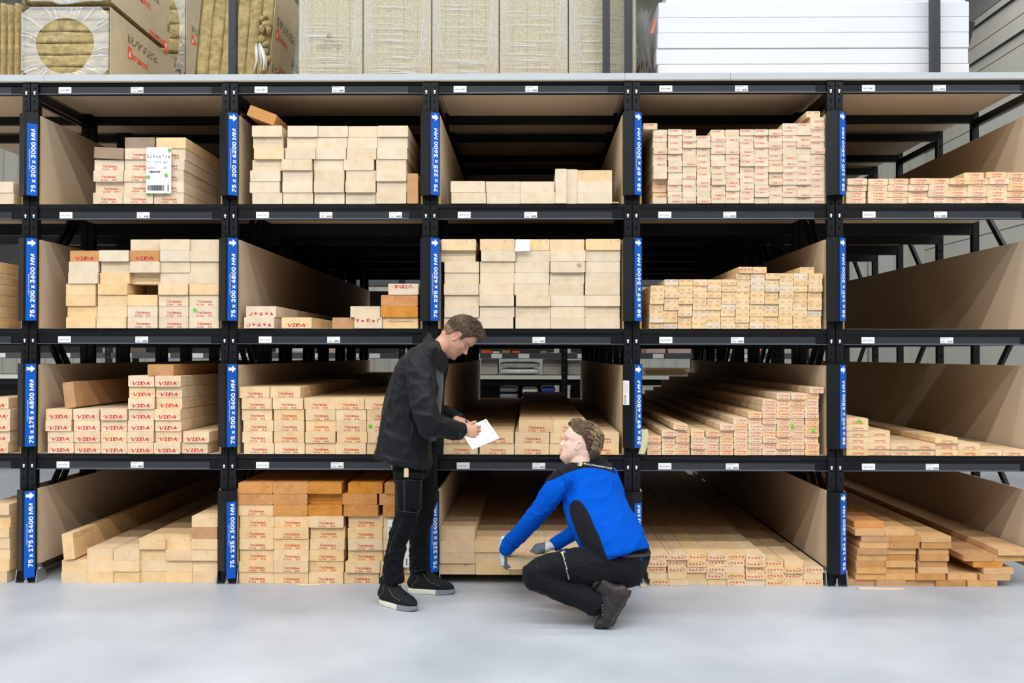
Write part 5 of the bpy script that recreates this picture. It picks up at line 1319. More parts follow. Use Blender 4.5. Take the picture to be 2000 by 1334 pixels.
# face details
def face_bits(par, org, MHx, H, eye='down', lid=M_SKIN, browm=M_HAIRD, browt=.0018):
    ey = MB(); ls = MB(); br = MB()
    for s in (-1, 1):
        c_ = MHx @ Vector((.262*H, s*.125*H, .500*H)); R3 = MHx.to_3x3()
        ball(ey, c_, (.050 if eye == 'open' else .044)*H, 0, R3, 16, 12)
        if eye == 'open':
            g = c_ + (R3 @ Vector((1, s*.1, .1))).normalized()*.0365*H; ball(ey, g, (.018*H, .029*H, .029*H), 1, R3)
        lo, hi = (-.5, .14) if eye == 'down' else (.30, -.42)
        # lids as shells
        for (a0, a1) in (((-40, 80) if eye == 'down' else (16, 85)), (-80, -42 if eye == 'down' else -20)):
            vs = []; n1, n2 = 8, 10
            for i in range(n1+1):
                e = math.radians(a0+(a1-a0)*i/n1)
                for k in range(n2+1):
                    z = math.radians(-80+160*k/n2); vs.append(c_ + R3 @ (Vector((math.cos(e)*math.cos(z), math.cos(e)*math.sin(z)*1.15, math.sin(e)))*.0555*H))
            ls.add(vs, [(i*(n2+1)+k, i*(n2+1)+k+1, (i+1)*(n2+1)+k+1, (i+1)*(n2+1)+k) for i in range(n1) for k in range(n2)], 0)
        e = math.radians(-41 if eye == 'down' else 16)
        ls.tube([c_ + R3 @ (Vector((math.cos(e)*math.cos(z), math.cos(e)*math.sin(z)*1.15, math.sin(e)))*.058*H) for z in [math.radians(-65+130*k/8) for k in range(9)]], .0011, 5, 1)
        for k in range(26):
            t = k/25; xx = .045+.165*t; uu = .368-.10*t**1.6; vv = .572+.018*math.sin(t*PI*.8)
            p0 = MHx @ Vector((uu*H, s*xx*H, vv*H)); dr = R3 @ Vector((-.2, s*.9, .35*(1-t))); br.tube([p0-dr*.003, p0+dr*.004], [browt, .0006], 4)
    mo = MB(); mo.tube([MHx @ Vector(((crv(HEADF, .213)+crv(LIPS, .213)*math.exp(-(x/.082)**4) - .012 - .9*x*x)*H, x*H, .213*H)) for x in (-.075, -.05, -.025, 0, .025, .05, .075)], .0042*H*1.6, 6); mo.build('mouth', M_LASH, par, org, smooth=True)
    ey.build('eyeball', [M_EYEW, M_IRIS], par, org, smooth=True); ls.build('eyelid', [lid, M_LASH], par, org, smooth=True); br.build('eyebrow', browm, par, org)
face_bits(man, MAN_ORG, MH, HM, 'down', browt=.0013)
# hair
def hair_cap(par, org, MHx, H, hl, thick, mats, region, seed=0, name='hair', ns=0, flow=None, length=.05, swid=.0012, nmat=0):
    nv, nt = 130, 220; vs = []; fs = []; rr = random.Random(seed); idx = {}
    pts = []
    for j in range(nv+1):
        v = .12+.88*j/nv; f, b_, w = crv(HEADF, v), crv(HEADB, v), max(crv(HEADW, v), .003)
        row = []
        for i in range(nt):
            a = 2*PI*i/nt; c_, s_ = math.cos(a), math.sin(a); n_ = 2.25 if c_ > 0 else 2.05
            u = (f+b_)/2+(f-b_)/2*math.copysign(abs(c_)**(2/n_), c_); x = w*math.copysign(abs(s_)**(2/n_), s_)
            c0 = Vector((-.04, 0, .55)); q = Vector((u, x, v)); nr = (q-c0); nr.x *= .8; nr.normalize()
            t = thick(u, x, v); row.append((q + nr*t + noise.noise_vector(q*14)*.010*(t > 0) , t > 0, q, nr))
        pts.append(row)
    for j in range(nv+1):
        for i in range(nt): vs.append(MHx @ (pts[j][i][0]*H))
    for j in range(nv):
        for i in range(nt):
            i2 = (i+1) % nt
            if pts[j][i][1] or pts[j+1][i][1] or pts[j][i2][1] or pts[j+1][i2][1]: fs.append((j*nt+i, j*nt+i2, (j+1)*nt+i2, (j+1)*nt+i))
    fs.append(tuple(nv*nt+i for i in range(nt)))
    me = bpy.data.meshes.new(name); me.from_pydata([tuple(v) for v in vs], [], fs)
    ob = finish(me, name, mats, par, org, region=region)
    if ns:
        st = MB(); R3 = MHx.to_3x3(); tries = 0; made = 0
        while made < ns and tries < ns*12:
            tries += 1; j = rr.randrange(nv); i = rr.randrange(nt); p, ok, q, nr = pts[j][i]
            if not ok: continue
            t = thick(q.x, q.y, q.z)
            d, ln, wd, mi = flow(q.x, q.y, q.z, t, rr)
            if d is None: continue
            d = Vector(d).normalized(); p0 = p - nr*.01; ps = []
            for k in range(4):
                a = k/3; pp = p0 + d*(ln*a) + nr*(.010+.016*math.sin(a*PI)) + noise.noise_vector(q*9+Vector((k, 0, 0)))*.010*a; ps.append(MHx @ (pp*H))
            st.tube(ps, [wd, wd*1.1, wd*.9, wd*.2], 4, mi, cap=False); made += 1
        st.build('hair_locks', mats, ob, org, smooth=True)
        ob.children[0].data if ob.children else None
    return ob
def hl_m(u, x, v):
    b_ = crv([(-.47, .25), (-.30, .27), (-.20, .34), (-.13, .50), (-.08, .60), (.00, .62), (.035, .60), (.055, .45), (.10, .46), (.13, .60), (.19, .70), (.26, .80), (.32, .86), (.40, .90)], u)
    return v-b_
def th_m(u, x, v):
    h = hl_m(u, x, v)
    if h < 0: return 0
    e = min(h/.05, 1)
    t = .016 + .03*max(0, min((v-.55)/.3, 1)) + .03*max(0, min((v-.82)/.12, 1))
    t += .055*math.exp(-((u-.24)/.12)**2)*max(0, min((v-.74)/.1, 1))*(1 if abs(x) < .2 else .6)
    return t*e+.001
def flow_m(u, x, v, t, rr):
    if v > .80: return (Vector((1, rr.uniform(-.25, .25), .25 - .9*max(0, u-.1)*2 + rr.uniform(-.1, .25))), rr.uniform(.09, .17), .0016*rr.uniform(.7, 1.3), 0)
    if v > .55: return (Vector((.25, 0, -.9)), rr.uniform(.03, .06), .0011, 0)
    return (Vector((-.2, 0, -.9)), .022, .0008, 1)
hair_cap(man, MAN_ORG, MH, HM, hl_m, th_m, [M_HAIR, M_FADE], lambda p, n: 1 if ((MHi @ p).z/HM < .50) else 0, 3, ns=1700, flow=flow_m)
q_ = MB(); rr = random.Random(5)      # quiff over the forehead
for i in range(480):
    x = rr.uniform(-.17, .17); u0 = rr.uniform(.02, .26); z0 = crv([(.0, 1.02), (.15, .99), (.27, .92)], u0) - abs(x)*.25
    r1 = rr.uniform(-.02, .03)
    ps = [HL(u0, x, z0), HL(u0+.06, x*1.02, z0+.035+r1), HL(u0+.13, x*1.05, z0+.030+r1), HL(min(u0+.18, .40)+rr.uniform(-.03, .02), x*1.08, z0-.01+r1)]
    q_.tube(ps, [.002, .0028, .0024, .0006], 5, 0, cap=False)
q_.build('quiff', M_HAIR2, man, MAN_ORG, smooth=True)
# ---- clothes
O = MAN_ORG
jk = MB()
SEC = [(120, 520, 672, .085), (160, 455, 690, .145), (200, 400, 692, .185), (300, 290, 668, .222), (400, 238, 662, .225), (500, 205, 657, .220), (600, 172, 652, .215), (700, 150, 642, .212), (800, 126, 622, .212), (900, 105, 605, .215), (1000, 86, 598, .220), (1100, 70, 592, .222), (1190, 60, 584, .222)]
limb(jk, [((m2(b_, z, YC)+m2(f, z, YC))/2, (m2(f, z, YC).x-m2(b_, z, YC).x)/2, w) for z, b_, f, w in SEC], (0, 1, 0), 36, fixed=(0, 0, 1), ends=False, pw=2.3)
limb(jk, [(m2(440, 300, -.60), .080, .060), (m2(468, 420, -.635), .086, .066), (m2(492, 580, -.665), .079, .066), (m2(520, 740, -.69), .077, .066), (m2(562, 870, -.695), .072, .064), (m2(650, 918, -.66), .064, .060), (m2(750, 942, -.61), .059, .056), (m2(840, 966, -.555), .056, .050), (m2(868, 976, -.54), .054, .048)], (0, 1, 0), 28, ends=False)
limb(jk, [(m2(470, 300, -.26), .075, .060), (m2(525, 600, -.20), .062, .058), (m2(600, 800, -.19), .056, .054), (m2(690, 795, -.235), .050, .048), (m2(790, 836, -.315), .045, .043), (m2(852, 866, -.372), .043, .040)], (0, 1, 0), 24, ends=False)
jm = fuse(jk, .0075, 5)
zh = m2(0, 1190, YC).z; xb_ = m2(60, 1190, YC).x; ff = folds(9, .012, (.3, 0, 1), 3.0, 2.5); fs_ = folds(15, .009, (.4, 0, -.3), 9.0, 1.6, 1.5)
def dj(p, n):
    t = max(0, min((zh+.42-p.z)/.42, 1)); arm = p.y < -.60 or p.x > m2(690, 0, YC).x
    d = n*(fs_(p, n) if arm else ff(p, n))
    if not (p.x > m2(600, 0, YC).x or (p.y < -.655 and p.z > m2(0, 900, YC).z)): d += Vector((0, 0, -.23*(p.x-xb_)*t*t*1.0))
    return d
jacket = finish(jm, 'jacket', [M_JKT], man, O, disp=dj)
sh = MB(); limb(sh, [((m2(400, z, YC)+m2(f, z, YC))/2, (m2(f, z, YC).x-m2(400, z, YC).x)/2, .10) for z, f in ((330, 690), (450, 697), (600, 690), (780, 672), (1050, 630))], (0, 1, 0), 24, fixed=(0, 0, 1), ends=False)
sh.build('shirt', M_SHIRT, man, O, smooth=True)
fp = MB(); rows = [(250, 742), (320, 748), (400, 738), (500, 716), (600, 707), (700, 704), (800, 702), (900, 702), (1000, 702), (1100, 699), (1180, 692)]
limb(fp, [((m2(560, z, -.33)+m2(f, z, -.33))/2, (m2(f, z, -.33).x-m2(560, z, -.33).x)/2, .016+.012*math.sin(z/90)) for z, f in rows], (0, 1, 0), 20, fixed=(0, 0, 1), ends=False)
fp.build('front_flap', M_JKT, jacket, O, smooth=True)
# collar
cb = MB(); n = 36
def cring(b_, f, w, k=1.0):
    b_ = m2(*b_, YC); f = m2(*f, YC); c_ = (b_+f)/2; ax = (f-b_)/2*k
    return [c_ + ax*math.cos(2*PI*i/n) + Vector((0, w*k*math.sin(2*PI*i/n), 0)) for i in range(n)]
rg = [cring((478, 165), (705, 425), .105), cring((520, 95), (735, 350), .088), cring((560, 42), (738, 262), .078), cring((566, 46), (730, 262), .070), cring((530, 120), (710, 360), .072)]
cb.add([p for r in rg for p in r], [(j*n+i, j*n+(i+1) % n, (j+1)*n+(i+1) % n, (j+1)*n+i) for j in range(4) for i in range(n)])
cb.build('collar', M_JKT, jacket, O, smooth=True)
bv = bvh_of([jacket]); S = lambda a, b_: (720+a/4.763, 640+b_/4.763)
sm = MB()
seam(sm, bv, [S(500, 345), S(420, 375), S(350, 450), S(325, 530), S(350, 680), S(395, 800)], .0016)
seam(sm, bv, [S(325, 530), S(265, 620), S(258, 700), S(190, 780), S(180, 900), S(135, 1040), S(105, 1180)], .0016)
seam(sm, bv, [S(350, 700), S(300, 870), S(250, 1040), S(218, 1190)], .0018)
seam(sm, bv, [S(60, 1178), S(200, 1210), S(350, 1245), S(540, 1290)], .0022)
sm.build('seams', M_JKTD, jacket, O)
zp = MB(); seam(zp, bv, [S(418, 870), S(408, 930), S(392, 1010), S(372, 1110)], .0026); seam(zp, bv, [S(642, 510), S(650, 580)], .0022)
ball(zp, on_cloth(bv, *S(404, 950), .004), (.006, .004, .014)); ball(zp, on_cloth(bv, *S(402, 985), .004), (.004, .003, .012))
zp.build('zips', M_JKTD, jacket, O)
# cuffs
# trousers
tr = MB()
NL = [(m3(330, -60, -.50), .095, .10), (m3(318, 20, -.51), .094, .095), (m3(322, 150, -.53), .088, .088), (m3(324, 300, -.545), .077, .08), (m3(316, 430, -.55), .072, .074), (m3(298, 520, -.55), .066, .068), (m3(262, 620, -.55), .062, .064), (m3(232, 720, -.55), .058, .060), (m3(208, 840, -.55), .057, .058), (m3(200, 930, -.55), .062, .062), (m3(212, 1010, -.555), .060, .060), (m3(220, 1048, -.56), .057, .058)]
FL = [(m3(430, -60, -.36), .085, .10), (m3(455, 20, -.35), .076, .09), (m3(468, 200, -.32), .064, .08), (m3(472, 380, -.30), .060, .072), (m3(442, 500, -.285), .062, .066), (m3(416, 600, -.28), .061, .062), (m3(410, 720, -.275), .058, .060), (m3(408, 840, -.27), .057, .058), (m3(407, 925, -.265), .057, .058)]
limb(tr, NL, (0, 1, 0), 28, ends=False); limb(tr, FL, (0, 1, 0), 28, ends=False)
limb(tr, [(m3(360, -120, YC), .10, .15), (m3(365, 0, YC), .115, .17), (m3(375, 80, YC), .10, .13)], (0, 1, 0), 28)
tm_ = fuse(tr, .007, 4)
f1 = folds(13, .012, (0, 0, 1), 1.0, 1.0, 1.8); f2 = folds(26, .010, (1, 0, .25), 4.0, 1.6, 1.6)
za_, zk_ = m3(0, 900, -.5).z, m3(0, 560, -.5).z
def dt(p, n):
    a = math.exp(-((p.z-za_-.05)/.11)**2) + .9*math.exp(-((p.z-zk_)/.07)**2)
    return f1(p, n)*.5 + f2(p, n)*a
trs = finish(tm_, 'trousers', [M_TRS], man, O, disp=dt)
bv = bvh_of([trs]); S3_ = lambda a, b_: (720+a/4.169, 890+b_/4.169)
# cargo pocket, flap, stitching, folding rule
def patch(par, name, outline, m_, th=.006, off=.004, n=7):
    """padded patch following the cloth: outline = 4 photo corners TL, TR, BR, BL"""
    TL, TR, BR, BL = [Vector(q) for q in outline]; vs = []
    for j in range(n+1):
        for i in range(n+1):
            a = TL.lerp(TR, i/n); b_ = BL.lerp(BR, i/n); q = a.lerp(b_, j/n); e = min(i, n-i, j, n-j)
            vs.append(on_cloth(bv, q.x, q.y, off + (th if e > 0 else 0)))
    N = (n+1)**2; vs += [v + Vector((0, .012, 0)) for v in vs]; fs = [(j*(n+1)+i, (j+1)*(n+1)+i, (j+1)*(n+1)+i+1, j*(n+1)+i+1) for j in range(n) for i in range(n)]
    fs += [tuple(N+k for k in reversed(f)) for f in fs]
    bd = [i for i in range(n+1)] + [(j)*(n+1)+n for j in range(1, n+1)] + [n*(n+1)+i for i in range(n-1, -1, -1)] + [j*(n+1) for j in range(n-1, 0, -1)]
    for a, b_ in zip(bd, bd[1:]+bd[:1]): fs.append((a, b_, N+b_, N+a))
    return MB().add(vs, fs).build(name, m_, par, O_, smooth=True)
O_ = O
patch(trs, 'cargo_pocket', [S3_(222, 200), S3_(418, 205), S3_(412, 452), S3_(236, 445)], M_TRS, .010)
patch(trs, 'pocket_flap', [S3_(206, 132), S3_(438, 140), S3_(430, 192), S3_(216, 188)], M_TRS, .012)
st = MB()
for pts in ([(238, 200), (246, 440), (290, 455), (385, 456), (406, 436), (412, 205)], [(290, 205), (291, 452)], [(300, 205), (300, 452)], [(225, 196), (418, 200)], [(288, 20), (290, 120)], [(280, 500), (230, 620), (190, 700), (165, 800)], [(345, 930), (375, 942), (480, 918)]):
    seam(st, bv, [S3_(*q) for q in pts], .0007, off=.0165 if pts[0][1] < 460 and pts[0][1] > 190 else .002)
st.build('stitching', M_STIT, trs, O)
a = on_cloth(bv, *S3_(306, 150), .022); o_ = MB().box(a+Vector((-.013, -.002, -.018)), a+Vector((.013, .003, .030))).box(a+Vector((-.009, -.002, .030)), a+Vector((.009, .003, .034))).build('folding_rule', mat('beech_rule', (206, 184, 140), .5), None, tuple(a))
tag(o_, 'pale wooden folding rule tucked in the standing person\'s thigh pocket', 'folding rule')
# shoes
MSH = {'upper': M_SHOE, 'sole': M_SOLEW, 'toe': M_TOEG, 'line': M_LINE, 'lace': M_LACE, 'collar': M_SHOE, 'stitch': M_TANST}
def footM(h, d, up=(0, 0, 1)):
    d = Vector(d).normalized(); up = Vector(up); up = (up-d*up.dot(d)).normalized(); l = up.cross(d)
    return Matrix.Translation(h) @ Matrix((d, l, up)).transposed().to_4x4()
shoe('shoe', man, O, footM((-.885, -.495, .002), (.24, -.175, 0)), .300, mats=MSH)
shoe('shoe', man, O, footM((-.752, -.225, .002), (.297, -.03, 0)), .300, mats=MSH)
# writing pad and pen
c4_ = [P(897.3, 840.3, -.545), P(949.7, 818, -.43), P(975.3, 855.6, -.48), P(923.3, 877.8, -.595)]
e1 = (c4_[1]-c4_[0]+c4_[2]-c4_[3])/2; e2 = (c4_[2]-c4_[1]+c4_[3]-c4_[0])/2; cc_ = sum(c4_, Vector())/4; nn_ = e2.cross(e1).normalized()
if nn_.y > 0: nn_ = -nn_
pad = MB(); th = .006
base_ = [cc_-e1/2-e2/2, cc_+e1/2-e2/2, cc_+e1/2+e2/2, cc_-e1/2+e2/2]
pad.add([p for p in base_]+[p-nn_*th for p in base_], [(3,2,1,0), (4,5,6,7), (0,1,5,4), (1,2,6,5), (2,3,7,6), (3,0,4,7)], 0)
pd = empty('notepad', tuple(cc_), 'white notepad held in the standing person\'s hand', 'notepad')
pad.build('paper_block', M_WHITE, pd, tuple(cc_))
t_ = MB(); u2 = e2.normalized(); u1 = e1.normalized()
put_text(t_, 'BOUWCENTER', base_[1]-u1*.022+u2*.022+nn_*.0007, u2, u1, .0065, w=.085, mi=0, bold=.02)
c_ = base_[1]-u1*.020+u2*.011+nn_*.0007
t_.add([c_, c_+u2*.007, c_+u2*.007+u1*.007, c_+u1*.007], [(0,1,2,3)], 1); t_.add([c_-u2*.004-u1*.004+nn_*.0002, c_+u2*.002-u1*.004+nn_*.0002, c_+u2*.002+u1*.003+nn_*.0002, c_-u2*.004+u1*.003+nn_*.0002], [(0,1,2,3)], 2)
for q in range(5):
    z0 = base_[0]+u1*(.02+.012*q)+u2*.05+nn_*.0006; t_.add([z0, z0+u2*.04, z0+u2*.04+u1*.0006, z0+u1*.0006], [(0,1,2,3)], 3)
t_.build('printing', [M_INKB, M_BLUE, mat('yellow_print', (226, 200, 60), .5), M_GINK], pd, tuple(cc_))
pq = P(929, 846, -.522); pp = pq + Vector((-.022, .010, .026))
pn = empty('pen', tuple(pp), 'dark pen between the standing person\'s fingers', 'pen')
MB().tube([pp+(pp-pq)*1.9, pp, pq], [.0042, .0045, .004], 10).build('barrel', M_JKTD, pn, tuple(pp)); MB().tube([pq, pq+(pq-pp)*.5], [.0035, .0008], 8).build('tip', M_ZINC, pn, tuple(pp))
# ------------------------------------------------------------------ crouching man
M_ROY = mat('royal_blue_fleece', (0, 78, 184), 0.9, spec=0.08, sheen=0.0, bump=0.06, bump_scale=260)
M_YOK = mat('charcoal_fleece', (24, 25, 29), 0.85, spec=0.12, sheen=0.05)
M_WTR = mat('black_canvas_trousers', (16, 18, 22), 0.8, spec=0.14, sheen=0.03)
M_GLW = mat('white_glove_knit', (206, 208, 206), 0.8); M_GLG = mat('grey_glove_coating', (96, 102, 112), 0.6)
M_BELT = mat('brown_belt', (52, 42, 38), 0.5)
M_BOOT = mat('dark_brown_leather', (40, 34, 31), 0.5, spec=0.4, noise_amt=0.12, noise_scale=30); M_BOOTP = mat('brown_leather_panel', (50, 42, 39), 0.45); M_LUG = mat('black_rubber', (36, 35, 36), 0.7)
def c6(x, y, d): return P(950+x/5.559, 880+y/5.559, d)
def c7(x, y, d): return P(960+x/6.06, 1030+y/6.06, d)
RT = Vector((.77, .64, 0)).normalized(); FW = Vector((-.64, .77, 0))
HC = .238
a_ = math.radians(15); b__ = math.radians(10)
Fc = Vector((-math.cos(a_)*math.cos(b__), math.cos(a_)*math.sin(b__), math.sin(a_))); Gc = Vector((math.sin(a_), 0, math.cos(a_))); Gc = (Gc-Fc*Gc.dot(Fc)).normalized(); Lc = Gc.cross(Fc)
E1 = P(1130.0, 870.5, -.79); HO2 = E1 + Fc*(.045*HC) - Lc*(.31*HC) - Gc*(.455*HC)
MC = Matrix.Translation(HO2) @ Matrix((Fc, Lc, Gc)).transposed().to_4x4(); MCi = MC.inverted()
def HL2(u, x, v): return MC @ Vector((u*HC, x*HC, v*HC))
bd = MB(); head_solid(bd, MC, HC)
limb(bd, [(HL2(-.12, 0, .36), .075, .064), (HL2(-.13, 0, .20), .066, .060), (HL2(-.17, 0, .04), .062, .062), (c6(1090, 90, -.67), .066, .078), (c6(1110, 180, -.67), .07, .12)], RT)
TS = [((1105, 92), -.66, .066, .085), ((1112, 135), -.66, .088, .125), ((1115, 200), -.67, .102, .172), ((1135, 300), -.69, .12, .188), ((1172, 450), -.72, .132, .185), ((1185, 600), -.75, .145, .198), ((1245, 750), -.78, .148, .204), ((1335, 900), -.81, .148, .204), ((1400, 1000), -.83, .145, .196), ((1448, 1085), -.85, .137, .182), ((1472, 1150), -.86, .130, .176)]
limb(bd, [(c6(*p, y), d-.035, w-.04) for p, y, d, w in TS[2:9]], RT, ends=True)
LA = [((850, 285), -.80, .074), ((765, 400), -.82, .069), ((655, 555), -.80, .062), ((540, 700), -.75, .058), ((425, 830), -.68, .055), ((320, 945), -.59, .050), ((238, 1035), -.515, .044), ((208, 1088), -.475, .043)]
RA = [((1290, 300), -.55, .066), ((1230, 500), -.42, .060), ((1130, 720), -.32, .052), ((950, 890), -.31, .048), ((800, 985), -.33, .046), ((715, 1035), -.34, .042)]
for A_ in (LA, RA): limb(bd, [(c6(*p, y), r*.62, r*.62) for p, y, r in A_], RT)
LW = c6(205, 1090, -.47); LW = Vector((-.150, -.462, .345)); RW = c6(690, 1052, -.34)
TH = [((505, 545), -.99, .068), ((620, 495), -.98, .073), ((900, 450), -.95, .091), ((1200, 460), -.92, .104), ((1440, 470), -.88, .113), ((1600, 445), -.83, .122)]
CF = [((500, 600), -1.0, .060), ((700, 692), -.99, .060), ((950, 785), -.98, .063), ((1150, 860), -.975, .066), ((1255, 905), -.97, .067)]
TH2 = [((560, 575), -.62, .070), ((900, 480), -.64, .085), ((1300, 440), -.68, .105), ((1560, 400), -.72, .118)]
CF2 = [((560, 610), -.62, .058), ((900, 740), -.66, .058), ((1200, 860), -.70, .058), ((1285, 905), -.70, .058)]
for A_ in (TH, CF, TH2, CF2): limb(bd, [(c7(*p, y), r*.62, r*.62) for p, y, r in A_[:4]], (0, 1, 0))
MEc = fuse(bd, .0028, 2)
def regc(p, n):
    q = (MCi @ p)/HC; u, x, v = q.x, abs(q.y), q.z
    return 1 if (.188 < v < .250 and x < .08 and u > .27) else 0
ORG2 = (.30, -.80, 0)
cro = finish(MEc, 'person', [M_SKIN2, M_LIP], None, ORG2, region=regc)
tag(cro, 'crouching person in blue and black sweater with grey gloves, looking up and gripping a beam', 'person')
face_bits(cro, ORG2, MC, HC, 'open', lid=M_SKIN2, browm=M_HAIR, browt=.0014)
def hl_c(u, x, v):
    b_ = crv([(-.47, .24), (-.36, .24), (-.30, .33), (-.24, .46), (-.16, .60), (-.05, .70), (.05, .72), (.14, .74), (.22, .80), (.29, .86), (.36, .90)], u)
    return v-b_
def th_c(u, x, v):
    h = hl_c(u, x, v)
    if h < 0: return 0
    e = min(h/.06, 1); t = .022 + .035*max(0, min((v-.70)/.15, 1)) + .022*max(0, min((-.25-u)/.15, 1))
    t += .07*math.exp(-((u-.22)/.10)**2)*max(0, min((v-.78)/.1, 1))
    return t*e+.001
def flow_c(u, x, v, t, rr):
    if v > .70 or u < -.30:
        m_ = 2 if (u < -.16 and v > .5 and rr.random() < .38) else (0 if rr.random() < .6 else 1)
        return (Vector((-1, rr.uniform(-.1, .1), (.10 - 2.6*max(0, -.12-u) - 1.2*max(0, .8-v)))), rr.uniform(.07, .12), .0012*rr.uniform(.6, 1.3), m_)
    return (Vector((-.5, 0, -.6)), .045, .0010, rr.choice((1, 1, 0)))
hair_cap(cro, ORG2, MC, HC, hl_c, th_c, [M_HAIR2, M_HAIRD, M_BLOND], lambda p, n: 1 if ((MCi @ p).z/HC < .62) else 0, 11, ns=5200, flow=flow_c)
q_ = MB(); rr = random.Random(9)
for i in range(380):
    x = rr.uniform(-.17, .17); u0 = rr.uniform(.20, .31); z0 = crv([(.18, .96), (.31, .86)], u0) - abs(x)*.2; r1 = rr.uniform(-.02, .03)
    ps = [HL2(u0, x, z0), HL2(u0+.035, x*1.02, z0+.05+r1), HL2(u0-.02, x*1.05, z0+.10+r1), HL2(u0-.13, x*1.08, z0+.10+r1)]
    q_.tube(ps, [.0018, .0026, .0022, .0006], 5, rr.choice((0, 0, 1)), cap=False)
q_.build('quiff', [M_HAIR2, M_HAIR], cro, ORG2, smooth=True)
O = O_ = ORG2
# sweater
sw = MB(); limb(sw, [(c6(*p, y), d, w) for p, y, d, w in TS], RT, 36, ends=False, pw=2.15)
for A_ in (LA, RA): limb(sw, [(c6(*p, y), r, r) for p, y, r in A_], RT, 26, ends=False)
ball(sw, c6(885, 265, -.78), (.070, .065, .060)); ball(sw, c6(1290, 255, -.57), (.065, .062, .060))
swm = fuse(sw, .0075, 6)
fa = folds(10, .011, (-.5, .1, -.6), 2.0, 2.5, 2); fb = folds(22, .014, (.8, .3, .5), 7.0, 1.3, 1.5)
pe = c6(580, 640, -.78); pw_ = c6(270, 990, -.55); pa = c6(900, 450, -.80)
def dsw(p, n):
    w_ = math.exp(-((p-pe).length/.11)**2)*.6 + math.exp(-((p-pw_).length/.09)**2)*1.1 + math.exp(-((p-pa).length/.10)**2)*.7
    return fa(p, n)*.6 + fb(p, n)*w_
def spx(p):      # photo position of a point, only to read off where the panels of the garment were cut
    d = RC.transposed() @ (p-CAMP); return 1000+SX+F_PX*d.x/d.y, 667+SY-F_PX*d.z/d.y
z6 = lambda L_: [(950+a/5.559, 880+b_/5.559) for a, b_ in L_]
flank_ = [(925, 560), (985, 540), (1040, 570), (1110, 680), (1170, 820), (1220, 920), (1265, 1050), (1310, 1200), (1120, 1200), (1110, 1060), (1040, 1030), (985, 900), (930, 760), (905, 650)]
flank = z6(flank_[:8] + flank_[9:])
yoke = z6([(640, 325), (700, 325), (830, 262), (950, 215), (1060, 190), (1180, 190), (1330, 215), (1385, 240), (1380, 0), (850, 0), (700, 170), (600, 300)])
yoke_out = z6([(628, 338), (700, 322), (770, 292), (830, 262), (890, 236), (960, 212), (1040, 194), (1110, 190), (1180, 192), (1260, 204), (1340, 224), (1400, 248), (1385, 205), (1330, 160), (1220, 110), (1150, 96), (1040, 96), (960, 125), (860, 175), (770, 195), (700, 250)])
def rsw(p, n):
    x, y = spx(p)
    if inside(x, y+3, yoke): return 1
    return 0
swe = finish(swm, 'sweater', [M_ROY, M_YOK], cro, O, region=rsw, disp=dsw)
# collar band
cb = MB(); n = 32
def cr2(c_, r1, r2, up=(0, 0, 0)): return [c_ + RT*(r1*math.cos(2*PI*i/n)) + (FW*(r2*math.sin(2*PI*i/n))) + Vector((0, 0, -.022*math.sin(2*PI*i/n))) for i in range(n)]
cc = c6(1095, 95, -.68)
rg = [cr2(cc+Vector((.005, 0, -.035)), .098, .085), cr2(cc+Vector((0, 0, -.005)), .082, .074), cr2(cc+Vector((-.004, 0, .018)), .076, .068), cr2(cc+Vector((-.004, 0, .018)), .070, .062), cr2(cc, .070, .064)]
cb.add([p for r in rg for p in r], [(j*n+i, j*n+(i+1) % n, (j+1)*n+(i+1) % n, (j+1)*n+i) for j in range(4) for i in range(n)])
cb.build('collar', M_YOK, swe, O, smooth=True)
bv = bvh_of([swe])
applique('flank_panel', swe, O, flank, bv, M_YOK)
applique('shoulder_yoke', swe, O, yoke_out, bv, M_YOK)
bv = bvh_of([swe, *[c for c in bpy.data.objects if c.parent == swe]]); Z6 = lambda a, b_: (950+a/5.559, 880+b_/5.559)
sm = MB()
seam(sm, bv, [Z6(770, 195), Z6(820, 250), Z6(850, 320), Z6(872, 420), Z6(845, 500), Z6(800, 560)], .0011)
seam(sm, bv, [Z6(945, 570), Z6(1000, 680), Z6(1060, 800), Z6(1105, 920), Z6(1150, 1050)], .0011)
seam(sm, bv, [Z6(1140, 1130), Z6(1310, 1150), Z6(1500, 1140), Z6(1650, 1120), Z6(1765, 1090)], .0016)
seam(sm, bv, [Z6(215, 960), Z6(245, 1010), Z6(310, 1050), Z6(345, 1060)], .0012)
sm.build('seams', M_YOK, swe, O)
lg = MB()
print_on(lg, bv, 'BOUWCENTER', Z6(1056, 150), Z6(1360, 206), 22/5.559, 0, .02)
def quad(mb, pts, mi, off=.0025): mb.add([on_cloth(bv, *p, off) for p in pts], [(0,1,2,3)], mi)
quad(lg, [Z6(1005, 152), Z6(1040, 158), Z6(1024, 172), Z6(985, 160)], 2); quad(lg, [Z6(990, 142), Z6(1016, 136), Z6(1020, 156), Z6(994, 162)], 1, .004); quad(lg, [Z6(1020, 132), Z6(1044, 140), Z6(1036, 158), Z6(1018, 152)], 2, .003)
lg.build('back_logo', [M_LETW, mat('logo_blue', (60, 110, 230), .5), mat('logo_yellow', (226, 232, 70), .5)], swe, O)
